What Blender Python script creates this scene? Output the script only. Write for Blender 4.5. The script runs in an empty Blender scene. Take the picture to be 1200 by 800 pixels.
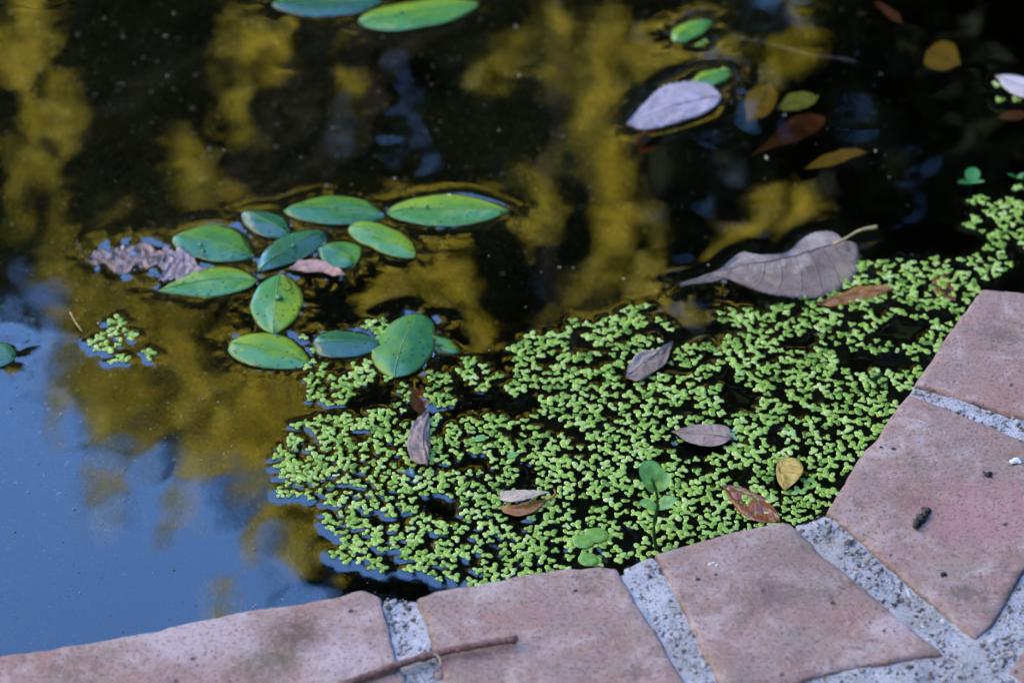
import bpy, bmesh, math, random
import numpy as np
from mathutils import Vector, Matrix, noise
random.seed(7); RNG = np.random.default_rng(7)
R = math.radians
scene = bpy.context.scene
COL = scene.collection

# ------------------------------------------------------------------ camera
H = 0.95                       # camera height above the water
PITCH = 39.0                   # degrees below the horizon
LENS, SENSOR = 85.0, 36.0
cam_d = bpy.data.cameras.new('camera'); cam = bpy.data.objects.new('camera', cam_d); COL.objects.link(cam)
cam.location = (0, 0, H); cam.rotation_euler = (R(90 - PITCH), 0, 0)
cam_d.lens = LENS; cam_d.sensor_width = SENSOR; cam_d.sensor_fit = 'HORIZONTAL'
cam_d.clip_start = 0.05; cam_d.clip_end = 2000
cam_d.dof.use_dof = True; cam_d.dof.focus_distance = 1.40; cam_d.dof.aperture_fstop = 6.3
scene.camera = cam

# ------------------------------------------------------------------ sky, sun, exposure
SUN_EL, SUN_AZ = 38.0, 104.0    # azimuth measured from +Y (away from the camera) towards +X
w = bpy.data.worlds.new('World'); scene.world = w; w.use_nodes = True
nt = w.node_tree; nt.nodes.clear()
sky = nt.nodes.new('ShaderNodeTexSky'); sky.sky_type = 'NISHITA'; sky.sun_disc = False
sky.sun_elevation = R(SUN_EL); sky.sun_rotation = R(SUN_AZ); sky.air_density = 1.0; sky.dust_density = 0.1; sky.ozone_density = 9.0
bg = nt.nodes.new('ShaderNodeBackground'); bg.inputs['Strength'].default_value = 0.14
out = nt.nodes.new('ShaderNodeOutputWorld')
nt.links.new(sky.outputs[0], bg.inputs['Color']); nt.links.new(bg.outputs[0], out.inputs['Surface'])
sd = bpy.data.lights.new('sun', 'SUN'); sd.energy = 5.0; sd.angle = R(0.5); sd.color = (1.0, 0.93, 0.8)
sun = bpy.data.objects.new('sun', sd); COL.objects.link(sun)
sdir = Vector((math.sin(R(SUN_AZ)) * math.cos(R(SUN_EL)), math.cos(R(SUN_AZ)) * math.cos(R(SUN_EL)), math.sin(R(SUN_EL))))
sun.rotation_euler = sdir.to_track_quat('Z', 'Y').to_euler(); sun.location = sdir * 30
vs = scene.view_settings; vs.view_transform = 'Standard'; vs.look = 'None'; vs.gamma = 1.0; vs.exposure = 3.8
cy = scene.cycles
cy.max_bounces = 8; cy.transparent_max_bounces = 16; cy.caustics_reflective = False; cy.caustics_refractive = False
cy.sample_clamp_indirect = 4.0

# ------------------------------------------------------------------ helpers
FPX = 1200 * LENS / SENSOR
_p = R(PITCH); FW = (0, math.cos(_p), -math.sin(_p)); UP = (0, math.sin(_p), math.cos(_p))
def P(px, py, z=0.0):
    """the point of the level z that a picture position of the 1200x800 photograph shows"""
    a = (px - 600) / FPX; b = (400 - py) / FPX
    d = (a, FW[1] + b * UP[1], FW[2] + b * UP[2])
    t = (z - H) / d[2]
    return Vector((a * t, d[1] * t, z))
def PX(pts, z=0.0): return [P(x, y, z) for x, y in pts]
def n3(v, s, seed=0.0): return noise.noise((v[0] * s + seed, v[1] * s - seed, v[2] * s + seed * .37))

def mesh_np(name, verts, faces, mat, parent=None, smooth=True, attr=None, uv=None):
    """verts (N,3); faces list of tuples or (M,k) array; ONE mesh object"""
    me = bpy.data.meshes.new(name)
    if isinstance(faces, np.ndarray):
        k = faces.shape[1]; m = faces.shape[0]
        me.vertices.add(len(verts)); me.vertices.foreach_set('co', np.asarray(verts, np.float32).ravel())
        me.loops.add(m * k); me.loops.foreach_set('vertex_index', faces.astype(np.int32).ravel())
        me.polygons.add(m); me.polygons.foreach_set('loop_start', (np.arange(m) * k).astype(np.int32))
        me.update(calc_edges=True); me.validate()
    else:
        me.from_pydata([tuple(v) for v in verts], [], [tuple(f) for f in faces]); me.update()
    if smooth: me.polygons.foreach_set('use_smooth', np.ones(len(me.polygons), bool))
    if attr is not None:
        a = me.attributes.new('tone', 'FLOAT', 'POINT'); a.data.foreach_set('value', np.asarray(attr, np.float32))
    if uv is not None:
        l = me.uv_layers.new(name='UVMap'); vi = np.empty(len(me.loops), np.int32); me.loops.foreach_get('vertex_index', vi)
        l.data.foreach_set('uv', np.asarray(uv, np.float32)[vi].ravel())
    if mat: me.materials.append(mat)
    o = bpy.data.objects.new(name, me); COL.objects.link(o)
    if parent: o.parent = parent
    return o
def tag(o, label=None, cat=None, group=None, kind=None):
    if label: o['label'] = label
    if cat: o['category'] = cat
    if group: o['group'] = group
    if kind: o['kind'] = kind
    return o
def thing(name, loc, label, cat, group=None):
    o = bpy.data.objects.new(name, None); COL.objects.link(o); o.location = loc; o.empty_display_size = .02
    return tag(o, label, cat, group)
def rebase(o, loc):
    """move the origin of a mesh object to loc, geometry staying where it is"""
    o.data.transform(Matrix.Translation(-Vector(loc))); o.location = loc
def adopt(child, parent):
    child.parent = parent; child.matrix_parent_inverse = Matrix.Translation(-Vector(parent.location))

def tube(pts, radii, sides=7, cap=True):
    pts = [Vector(p) for p in pts]; V = []; F = []
    n = len(pts); ref = Vector((0, 0, 1))
    for i, p in enumerate(pts):
        t = (pts[min(i + 1, n - 1)] - pts[max(i - 1, 0)]).normalized()
        a = t.cross(ref)
        if a.length < 1e-3: a = t.cross(Vector((1, 0, 0)))
        a.normalize(); b = t.cross(a)
        for k in range(sides):
            q = 2 * math.pi * k / sides
            V.append(p + (a * math.cos(q) + b * math.sin(q)) * radii[i])
    for i in range(n - 1):
        for k in range(sides):
            F.append((i * sides + k, i * sides + (k + 1) % sides, (i + 1) * sides + (k + 1) % sides, (i + 1) * sides + k))
    if cap:
        F.append(tuple(range(sides))[::-1]); F.append(tuple((n - 1) * sides + k for k in range(sides)))
    return V, F
def join(*parts):
    V = []; F = []
    for v, f in parts:
        o = len(V); V += list(v); F += [tuple(i + o for i in q) for q in f]
    return V, F
def resample(pts, n):
    pts = [Vector(p) for p in pts]
    d = [0.0]
    for a, b in zip(pts, pts[1:]): d.append(d[-1] + (b - a).length)
    res = []; j = 0
    for i in range(n):
        s = d[-1] * i / (n - 1)
        while j < len(pts) - 2 and d[j + 1] < s: j += 1
        L = d[j + 1] - d[j]
        res.append(pts[j].lerp(pts[j + 1], 0 if L == 0 else min(1, max(0, (s - d[j]) / L))))
    return res
def inside(poly, x, y):
    c = False; j = len(poly) - 1
    for i in range(len(poly)):
        a, b = poly[i], poly[j]
        if (a[1] > y) != (b[1] > y) and x < (b[0] - a[0]) * (y - a[1]) / (b[1] - a[1]) + a[0]: c = not c
        j = i
    return c
def smooth_poly(pts, n):
    """Catmull-Rom through pts, then resampled"""
    pts = [Vector(p) for p in pts]; q = [pts[0] * 2 - pts[1]] + pts + [pts[-1] * 2 - pts[-2]]
    out = []
    for i in range(1, len(q) - 2):
        for k in range(8):
            t = k / 8; a, b, c, d = q[i - 1:i + 3]
            out.append(.5 * ((2 * b) + (c - a) * t + (2 * a - 5 * b + 4 * c - d) * t * t + (3 * b - a - 3 * c + d) * t ** 3))
    out.append(pts[-1]); return resample(out, n)

# ------------------------------------------------------------------ material kit
class NT:
    def __init__(s, name):
        s.m = bpy.data.materials.new(name); s.m.use_nodes = True; s.t = s.m.node_tree; s.t.nodes.clear()
        s.out = s.n('OutputMaterial')
    def n(s, typ, **kw):
        nd = s.t.nodes.new('ShaderNode' + typ)
        for k, v in kw.items(): setattr(nd, k, v)
        return nd
    def link(s, a, b): s.t.links.new(a, b)
    def put(s, sock, v):
        if hasattr(v, 'is_output') or isinstance(v, bpy.types.NodeSocket): s.link(v, sock)
        else: sock.default_value = v
    def coord(s, kind='Object'): return s.n('TexCoord').outputs[kind]
    def map(s, vec, scale=(1, 1, 1), loc=(0, 0, 0)):
        m = s.n('Mapping'); s.link(vec, m.inputs[0]); m.inputs['Scale'].default_value = scale; m.inputs['Location'].default_value = loc
        return m.outputs[0]
    def noise(s, vec, scale, detail=4, rough=.55, dist=0):
        x = s.n('TexNoise'); s.link(vec, x.inputs['Vector'])
        x.inputs['Scale'].default_value = scale; x.inputs['Detail'].default_value = detail; x.inputs['Roughness'].default_value = rough
        x.inputs['Distortion'].default_value = dist
        return x.outputs[0]
    def voro(s, vec, scale, feature='F1', out='Distance', rand=1):
        x = s.n('TexVoronoi', feature=feature); s.link(vec, x.inputs['Vector']); x.inputs['Scale'].default_value = scale
        x.inputs['Randomness'].default_value = rand
        return x.outputs[out]
    def ramp(s, fac, stops, interp='LINEAR'):
        r = s.n('ValToRGB'); s.put(r.inputs[0], fac); r.color_ramp.interpolation = interp
        e = r.color_ramp.elements
        while len(e) < len(stops): e.new(.5)
        for q, (p, c) in zip(e, stops):
            q.position = p; q.color = (c, c, c, 1) if isinstance(c, (int, float)) else (*c, 1)
        return r.outputs[0]
    def mix(s, fac, a, b, mode='MIX'):
        m = s.n('Mix', data_type='RGBA', blend_type=mode)
        s.put(m.inputs[0], fac)
        for k, v in ((6, a), (7, b)): s.put(m.inputs[k], (*v, 1) if isinstance(v, tuple) and len(v) == 3 else v)
        return m.outputs[2]
    def math(s, op, a, b=None, clamp=False):
        m = s.n('Math', operation=op); m.use_clamp = clamp; s.put(m.inputs[0], a)
        if b is not None: s.put(m.inputs[1], b)
        return m.outputs[0]
    def attr(s, name):
        a = s.n('Attribute'); a.attribute_name = name; return a.outputs['Fac']
    def rand(s): return s.n('ObjectInfo').outputs['Random']
    def bump(s, h, strength=.4, dist=.001, normal=None):
        b = s.n('Bump'); b.inputs['Strength'].default_value = strength; b.inputs['Distance'].default_value = dist; s.link(h, b.inputs['Height'])
        if normal: s.link(normal, b.inputs['Normal'])
        return b.outputs[0]
    def principled(s, color, rough=.5, spec=.5, normal=None, coat=0, coat_rough=.1, trans=None):
        b = s.n('BsdfPrincipled'); s.put(b.inputs['Base Color'], (*color, 1) if isinstance(color, tuple) and len(color) == 3 else color)
        s.put(b.inputs['Roughness'], rough); b.inputs['Specular IOR Level'].default_value = spec
        b.inputs['Coat Weight'].default_value = coat; b.inputs['Coat Roughness'].default_value = coat_rough
        if normal: s.link(normal, b.inputs['Normal'])
        sh = b.outputs[0]
        if trans is not None:
            t = s.n('BsdfTranslucent'); s.put(t.inputs[0], (*trans[1], 1) if isinstance(trans[1], tuple) else trans[1])
            mx = s.n('MixShader'); mx.inputs[0].default_value = trans[0]; s.link(sh, mx.inputs[1]); s.link(t.outputs[0], mx.inputs[2]); sh = mx.outputs[0]
        s.link(sh, s.out.inputs['Surface']); return s.m

def mat_water():
    k = NT('pond_water')
    fr = k.n('Fresnel'); fr.inputs['IOR'].default_value = 1.7
    tr = k.n('BsdfTransparent'); tr.inputs[0].default_value = (.93, .9, .78, 1)
    gl = k.n('BsdfGlossy'); gl.inputs['Roughness'].default_value = 0.0; gl.inputs[0].default_value = (1, 1, 1, 1)
    co = k.coord(); h = k.noise(co, 9.0, 2, .5)
    nm = k.bump(h, .06, .01); k.link(nm, gl.inputs['Normal']); k.link(nm, fr.inputs['Normal'])
    mx = k.n('MixShader'); k.link(fr.outputs[0], mx.inputs[0]); k.link(tr.outputs[0], mx.inputs[1]); k.link(gl.outputs[0], mx.inputs[2])
    k.link(mx.outputs[0], k.out.inputs['Surface'])
    va = k.n('VolumeAbsorption'); va.inputs['Color'].default_value = (.55, .42, .12, 1); va.inputs['Density'].default_value = 9.0
    k.link(va.outputs[0], k.out.inputs['Volume'])
    return k.m
def mat_bed():
    k = NT('pond_silt'); co = k.coord()
    a = k.noise(co, 14, 6, .65); b = k.noise(co, 160, 4, .7); c = k.noise(co, 5, 3)
    col = k.mix(k.ramp(a, [(.35, 0), (.68, 1)]), (.020, .014, .005), (.095, .068, .018))
    col = k.mix(k.ramp(b, [(.4, 0), (.75, .8)]), col, (.010, .008, .005))
    col = k.mix(k.ramp(c, [(.45, 0), (.7, .5)]), col, (.012, .02, .006))
    fl = k.noise(co, 420, 3, .7); col = k.mix(k.ramp(fl, [(.58, 0), (.70, .8)]), col, (.30, .23, .10)); col = k.mix(k.ramp(fl, [(.32, .7), (.44, 0)]), col, (.004, .003, .002))
    return k.principled(col, .95, .1, k.bump(b, .6, .004))
def mat_attr(name, stops, rough=.6, spec=.4, trans=None, coat=0):
    k = NT(name); col = k.ramp(k.attr('tone'), stops)
    co = k.coord(); col = k.mix(k.math('MULTIPLY', k.noise(co, 900, 2), .35), col, k.mix(1.0, col, (.6, .6, .6), 'MULTIPLY'))
    return k.principled(col, rough, spec, None, coat, .1, (trans, col) if trans else None)
def mat_brick(stains=()):
    k = NT('pink_brick'); co = k.coord(); r = k.rand()
    v = k.n('VectorMath', operation='ADD'); k.link(co, v.inputs[0])
    cx = k.n('CombineXYZ'); k.link(k.math('MULTIPLY', r, 7.0), cx.inputs[0]); k.link(cx.outputs[0], v.inputs[1]); co2 = v.outputs[0]
    big = k.noise(co2, 16, 5, .6); mid = k.noise(co2, 55, 5, .65); fine = k.noise(co2, 420, 4, .7); grit = k.noise(co2, 1500, 2, .7)
    st = k.noise(k.map(co2, (14, 50, 14)), 1.0, 4, .6)
    col = k.mix(k.ramp(big, [(.38, 0), (.64, 1)]), (.36, .222, .178), (.345, .255, .21))
    col = k.mix(k.ramp(mid, [(.52, 0), (.70, .8)]), col, (.40, .215, .18))
    col = k.mix(k.ramp(st, [(.50, 0), (.66, .85)]), col, (.33, .265, .205))
    col = k.mix(k.ramp(k.noise(co2, 30, 8, .78, .5), [(.49, 0), (.62, .75)]), col, (.52, .425, .385))
    col = k.mix(k.ramp(k.noise(co2, 22, 7, .78), [(.53, 0), (.64, .8)]), col, (.19, .14, .095))
    col = k.mix(k.ramp(k.noise(co2, 9, 4, .6), [(.54, 0), (.70, .5)]), col, (.24, .19, .15))
    for (sx_, sy_, sr_, sc_) in stains:
        d_ = k.n('VectorMath', operation='DISTANCE'); k.link(k.map(co, (1, 1.5, 1)), d_.inputs[0]); d_.inputs[1].default_value = (sx_, sy_ * 1.5, 0)
        m_ = k.math('ADD', k.math('DIVIDE', d_.outputs['Value'], sr_), k.math('MULTIPLY', k.math('SUBTRACT', k.noise(co, 60, 8, .8), .5), 3.2))
        col = k.mix(k.ramp(m_, [(.35, .72), (1.1, 0)]), col, sc_)
    col = k.mix(k.ramp(fine, [(.36, .75), (.46, 0)]), col, (.15, .10, .08))
    col = k.mix(k.ramp(fine, [(.58, 0), (.68, .5)]), col, (.50, .43, .38))
    col = k.mix(k.ramp(grit, [(.32, .5), (.42, 0)]), col, (.18, .13, .11))
    pits = k.ramp(k.voro(co2, 95), [(.0, 1), (.10, .9), (.16, 0)])
    pm = k.math('MULTIPLY', pits, k.ramp(k.noise(co2, 38, 2), [(.52, 0), (.60, 1)]))
    col = k.mix(pm, col, (.055, .04, .035))
    sz = k.n('SeparateXYZ'); k.link(co, sz.inputs[0])
    edge_dark = k.math('ADD', k.math('MULTIPLY', sz.outputs[2], -180.0), k.math('MULTIPLY', k.math('SUBTRACT', mid, .5), 1.4))
    col = k.mix(k.ramp(edge_dark, [(.15, 0), (.75, .8)]), col, (.085, .062, .042))  # sides and rounded edges go darker, broken up by noise
    h = k.math('ADD', k.math('MULTIPLY', fine, .7), k.math('ADD', k.math('MULTIPLY', grit, .35), k.math('MULTIPLY', pm, -1.2)))
    return k.principled(col, .9, .25, k.bump(h, .9, .0016))
def mat_mortar():
    k = NT('pale_mortar'); co = k.coord()
    a = k.noise(co, 60, 5, .65); b = k.noise(co, 520, 3, .7); c = k.noise(co, 18, 4, .6)
    col = k.mix(k.ramp(a, [(.35, 0), (.68, 1)]), (.37, .385, .395), (.55, .57, .585))
    col = k.mix(k.ramp(c, [(.5, 0), (.75, .7)]), col, (.30, .27, .20))
    col = k.mix(k.ramp(b, [(.30, .85), (.43, 0)]), col, (.13, .11, .10))
    col = k.mix(k.ramp(b, [(.58, 0), (.7, .6)]), col, (.72, .72, .72))
    cells = k.ramp(k.voro(co, 520), [(0, 1), (.22, .8), (.32, 0)])
    sel = k.ramp(k.noise(co, 200, 1), [(.5, 0), (.56, 1)])
    col = k.mix(k.math('MULTIPLY', cells, sel), col, (.17, .13, .09))
    h = k.math('ADD', b, k.math('MULTIPLY', k.noise(co, 1500, 2), .5))
    return k.principled(col, .92, .2, k.bump(h, .9, .0015))
def mat_pondleaf(name, c1, c2, rough=.3):
    """uv.x runs along the leaf, uv.y across it (0 and 1 at the margins)"""
    k = NT(name); uv = k.coord('UV'); co = k.coord()
    sx = k.n('SeparateXYZ'); k.link(uv, sx.inputs[0]); u, v = sx.outputs[0], sx.outputs[1]
    av = k.math('ABSOLUTE', k.math('SUBTRACT', v, .5))
    big = k.noise(co, 45, 3, .6); spots = k.noise(co, 300, 3, .6); blot = k.noise(co, 130, 4, .7)
    f = k.math('ADD', k.math('MULTIPLY', k.math('SUBTRACT', v, .5), .75), k.math('MULTIPLY', big, 1.0))  # back half yellower, front half bluer: sky sheen put into the colour
    col = k.mix(k.ramp(f, [(.42, 0), (.82, 1)]), c1, c2)
    col = k.mix(k.ramp(blot, [(.52, 0), (.70, .6)]), col, (c2[0] * 1.35, c2[1] * 1.2, c2[2]))
    col = k.mix(k.ramp(k.noise(co, 75, 6, .75), [(.56, 0), (.68, .65)]), col, (c1[0] * .55 + .01, c1[1] * .55, c1[2] * .45))
    col = k.mix(k.ramp(spots, [(.60, 0), (.72, .45)]), col, (c1[0] * .5, c1[1] * .55, c1[2] * .5))
    vein = k.n('TexWave', wave_type='BANDS', bands_direction='Y', wave_profile='SIN'); k.link(uv, vein.inputs['Vector'])
    vein.inputs['Scale'].default_value = 6.5; vein.inputs['Distortion'].default_value = .4
    vw = k.ramp(vein.outputs['Fac'], [(.6, 0), (1.0, .28)])
    col = k.mix(vw, col, (c1[0] * .7, c1[1] * .75, c1[2] * .7))
    mid = k.ramp(av, [(0, .55), (.012, .4), (.03, 0)])
    col = k.mix(mid, col, (c2[0] * 1.3 + .02, c2[1] * 1.25, c2[2] + .02))
    sp = k.math('MULTIPLY', k.ramp(k.voro(co, 230), [(0, 1), (.17, 1), (.27, 0)]), k.ramp(k.noise(co, 90, 1), [(.44, 0), (.50, .95)]))
    col = k.mix(sp, col, (.008, .014, .008))
    edge = k.math('MULTIPLY', k.ramp(av, [(.40, 0), (.5, 1)]), k.ramp(blot, [(.42, 0), (.6, .8)])); col = k.mix(edge, col, (.10, .085, .02))
    h = k.math('ADD', k.math('MULTIPLY', vein.outputs['Fac'], .08), k.math('MULTIPLY', spots, .35))
    return k.principled(col, rough, .5, k.bump(h, .35, .0008), .08, .2)
def mat_deadleaf(name, c1, c2, vein_c, rough=.6, spec=.4, veins=9, coat=0.0, spot=None, wet=False):
    k = NT(name); uv = k.coord('UV'); co = k.coord()
    sx = k.n('SeparateXYZ'); k.link(uv, sx.inputs[0]); u, v = sx.outputs[0], sx.outputs[1]
    av = k.math('ABSOLUTE', k.math('SUBTRACT', v, .5))
    big = k.noise(co, 60, 5, .65); fine = k.noise(co, 420, 4, .7); cells = k.voro(co, 420, 'DISTANCE_TO_EDGE')
    col = k.mix(k.ramp(big, [(.36, 0), (.66, 1)]), c1, c2)
    col = k.mix(k.ramp(fine, [(.35, .5), (.55, 0)]), col, (c1[0] * .45, c1[1] * .42, c1[2] * .42))
    col = k.mix(k.ramp(k.noise(co, 95, 6, .75, .3), [(.52, 0), (.64, .7)]), col, (c1[0] * .52, c1[1] * .46, c1[2] * .42))
    col = k.mix(k.ramp(k.noise(co, 40, 3, .6), [(.45, 0), (.70, .55)]), col, (c1[0] * .72, c1[1] * .62, c1[2] * .54))
    if spot: col = k.mix(k.ramp(k.noise(co, 28, 4, .6), [(.58, 0), (.66, .8)]), col, spot)
    if wet:
        dm = k.math('ADD', v, k.math('MULTIPLY', k.math('SUBTRACT', big, .5), .7)); col = k.mix(k.ramp(dm, [(.36, .62), (.56, 0)]), col, k.mix(1.0, col, (.34, .27, .22), 'MULTIPLY'))
    ph = k.math('FRACT', k.math('MULTIPLY', k.math('SUBTRACT', u, k.math('MULTIPLY', av, .42)), float(veins)))
    vl = k.ramp(k.math('ABSOLUTE', k.math('SUBTRACT', ph, .5)), [(0, 1), (.02, .7), (.05, 0)])
    net = k.ramp(cells, [(0, .5), (.04, 0)])
    col = k.mix(net, col, k.mix(.5, col, vein_c))
    col = k.mix(k.math('MULTIPLY', vl, .5), col, vein_c)
    h = k.math('ADD', k.math('MULTIPLY', vl, .8), k.math('ADD', k.math('MULTIPLY', fine, .5), k.math('MULTIPLY', k.noise(co, 120, 3), 1.2)))
    return k.principled(col, rough, spec, k.bump(h, .7, .0010), coat, .15)
def mat_plain(name, c, rough=.6, spec=.4, scale=300, var=.35, bump=.3, trans=None):
    k = NT(name); co = k.coord(); a = k.noise(co, scale, 4, .65)
    d = tuple(x * (1 - var) for x in c); e = tuple(min(1, x * (1 + var)) for x in c)
    col = k.mix(k.ramp(a, [(.35, 0), (.65, 1)]), d, e)
    return k.principled(col, rough, spec, k.bump(a, bump, .0008), 0, .1, (trans, col) if trans else None)
def mat_foliage(name, stops, trans=.35, scale=1.2, spec=.25):
    k = NT(name); col = k.ramp(k.attr('tone'), stops)
    co = k.coord(); col = k.mix(k.ramp(k.noise(co, scale, 3), [(.4, 0), (.65, .5)]), col, k.mix(1.0, col, (.55, .6, .5), 'MULTIPLY'))
    return k.principled(col, .6, spec, None, 0, .1, (trans, col))

M = dict(
    water=mat_water(), bed=mat_bed(), brick=mat_brick(), mortar=mat_mortar(),
    gravel=mat_attr('gravel', [(0, (.03, .025, .015)), (.5, (.12, .09, .04)), (.8, (.35, .28, .14)), (1, (.75, .72, .6))], .8),
    pebble=mat_attr('aggregate', [(0, (.06, .05, .045)), (.3, (.20, .155, .11)), (.55, (.34, .30, .25)), (.8, (.36, .37, .37)), (1, (.55, .55, .53))], .75),
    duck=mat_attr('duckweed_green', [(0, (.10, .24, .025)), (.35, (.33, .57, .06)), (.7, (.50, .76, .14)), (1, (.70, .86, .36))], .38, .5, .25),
    droplet=None,
)
k = NT('water_drop'); b = k.n('BsdfPrincipled'); b.inputs['Base Color'].default_value = (.05, .20, .05, 1); b.inputs['Roughness'].default_value = .03
k.link(b.outputs[0], k.out.inputs['Surface']); M['droplet'] = k.m
M['bright'] = mat_pondleaf('bright_pondweed', (.050, .22, .035), (.23, .36, .015), .34)
M['mid'] = mat_pondleaf('green_pondweed', (.022, .15, .045), (.10, .26, .016), .32)
M['teal'] = mat_pondleaf('bluegreen_pondweed', (.018, .095, .060), (.035, .16, .045), .26)
M['grey'] = mat_deadleaf('grey_dead_leaf', (.30, .245, .20), (.47, .41, .36), (.13, .09, .075), .6, .4, 11, 0, (.42, .38, .24), True)
M['lilac'] = mat_deadleaf('lilac_dead_leaf', (.36, .33, .38), (.46, .43, .48), (.27, .24, .27), .55, .4, 8)
M['brown'] = mat_deadleaf('brown_dead_leaf', (.15, .085, .06), (.36, .27, .21), (.10, .05, .03), .4, .5, 8, .2)
M['mauve'] = mat_deadleaf('mauve_dead_leaf', (.20, .15, .15), (.36, .28, .28), (.12, .08, .08), .4, .5, 8, .2)
M['sunk_yellow'] = mat_deadleaf('sunken_yellow_leaf', (.72, .42, .03), (.82, .54, .06), (.4, .2, .02), .6, .2, 6)
M['tan'] = mat_deadleaf('tan_dead_leaf', (.31, .23, .18), (.42, .34, .28), (.17, .12, .09), .6, .35, 9)
M['cream'] = mat_deadleaf('cream_dead_leaf', (.50, .42, .30), (.60, .53, .42), (.40, .30, .18), .5, .4, 6)
M['amber'] = mat_deadleaf('amber_dead_leaf', (.30, .13, .02), (.40, .20, .03), (.15, .06, .01), .4, .5, 7, .2)
M['rust'] = mat_deadleaf('rust_wet_leaf', (.20, .055, .012), (.34, .12, .02), (.10, .03, .01), .3, .5, 7, .3)
M['yellow'] = mat_deadleaf('yellow_dead_leaf', (.42, .30, .05), (.52, .40, .09), (.30, .20, .03), .5, .4, 6)
M['sunk_orange'] = mat_deadleaf('sunken_orange_leaf', (.80, .25, .008), (.88, .36, .015), (.45, .11, .006), .6, .2, 6)
M['sunk_red'] = mat_deadleaf('sunken_red_leaf', (.50, .08, .02), (.60, .15, .03), (.20, .05, .02), .6, .2, 6)
M['sunk_brown'] = mat_deadleaf('sunken_brown_leaf', (.20, .11, .025), (.32, .20, .05), (.12, .06, .015), .6, .2, 6)
M['purple'] = mat_deadleaf('sunken_purple_leaf', (.20, .085, .17), (.24, .11, .20), (.16, .06, .13), .6, .2, 5)
M['white'] = mat_deadleaf('whitish_dead_leaf', (.58, .54, .52), (.68, .64, .62), (.42, .36, .34), .5, .4, 8)
M['pink'] = mat_deadleaf('pinkish_dead_leaf', (.42, .25, .19), (.52, .36, .28), (.28, .14, .10), .45, .5, 6)
M['stem_dark'] = mat_plain('dark_stem', (.05, .035, .02), .6)
M['stem_straw'] = mat_plain('straw_stem', (.42, .33, .13), .6)
M['stem_green'] = mat_plain('green_stem', (.035, .12, .025), .45)
M['rib_green'] = mat_plain('green_midrib', (.10, .22, .035), .4)
M['rib_brown'] = mat_plain('brown_midrib', (.13, .085, .07), .6)
M['sprig'] = mat_plain('sprig_leaf', (.26, .58, .16), .4, .5, 150, .3, .2, .4)
M['frog'] = mat_plain('round_leaf', (.17, .36, .05), .4, .5, 200, .25, .2, .2)
M['sunk_green'] = mat_plain('sunken_green', (.03, .16, .03), .5, .4, 150, .3, .2)
M['bark'] = mat_plain('twig_bark', (.19, .105, .085), .8, .3, 500, .5, .8)
M['cream_stem'] = mat_plain('cream_tendril', (.52, .44, .32), .6)
M['crumb'] = mat_plain('black_crumb', (.010, .009, .008), .5, .5, 700, .5, .8)
M['lichen'] = mat_plain('white_fleck', (.7, .72, .72), .9, .2, 500, .2, .5)
M['speck'] = mat_attr('specks', [(0, (.10, .08, .035)), (.6, (.26, .22, .12)), (.93, (.4, .38, .30)), (1, (.7, .7, .65))], .6)
M['thread'] = mat_plain('pale_thread', (.45, .45, .42), .35, .6)
M['trunk'] = mat_plain('tree_bark', (.028, .022, .016), .9, .2, 12, .5, .8)
M['olive'] = mat_foliage('olive_foliage', [(0, (.20, .165, .010)), (.5, (.38, .30, .015)), (1, (.52, .40, .025))], .4)
M['dark'] = mat_foliage('evergreen_foliage', [(0, (.008, .012, .006)), (.6, (.013, .021, .009)), (1, (.024, .036, .012))], .1, 1.2, .05)
M['earth'] = mat_plain('earth_and_grass', (.05, .06, .025), .95, .1, 3, .5, .5)

# ------------------------------------------------------------------ pond edge outline (level of the brick tops)
ZB = 0.030
INNER_PX = [(-320, 838), (-160, 800), (0, 766), (100, 752), (150, 744), (215, 728), (330, 708), (390, 700), (448, 697), (487, 698), (510, 691), (540, 685), (600, 674),
            (660, 662), (728, 660), (765, 647), (800, 638), (860, 620), (925, 611), (966, 598), (985, 570), (1003, 538), (1035, 495), (1066, 456), (1108, 395), (1150, 337), (1176, 330)]
INNER = [Vector((v.x, v.y, 0)) for v in PX(INNER_PX, ZB)]

# ------------------------------------------------------------------ setting: ground with the pond opening, bed
hole = [p + Vector((0, -.03, 0)) for p in INNER]
c0 = Vector((-.6, 1.9, 0))
hole = [p + (p - c0).normalized() * .05 for p in INNER]
hole += [Vector((v.x, v.y, 0)) for v in PX([(1290, 352), (1500, 390)], ZB)]
hole += [Vector(v) for v in ((1.15, 2.3, 0), (1.1, 2.9, 0), (.4, 3.4, 0), (-.8, 3.6, 0), (-1.9, 3.2, 0), (-2.4, 2.2, 0), (-2.1, 1.2, 0), (-1.4, .8, 0))]
ang = lambda v: math.atan2(v.y - c0.y, v.x - c0.x)
V = []; F = []; n = len(hole); GZ = .012
rings = [(1.0, 0), (1.25, 0), (2, 0), (4, 0), (9, 0), (30, 0), (120, 0)]
for p in hole: V.append((p.x, p.y, -.7))
for s, _ in rings:
    for p in hole:
        q = c0 + (p - c0) * s if s < 3 else c0 + (p - c0).normalized() * (2.2 * s)
        V.append((q.x, q.y, GZ))
for r_ in range(len(rings)):
    for i in range(n): F.append((r_ * n + i, r_ * n + (i + 1) % n, (r_ + 1) * n + (i + 1) % n, (r_ + 1) * n + i))
tag(mesh_np('ground', V, F, M['earth'], smooth=False), kind='structure')

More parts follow.
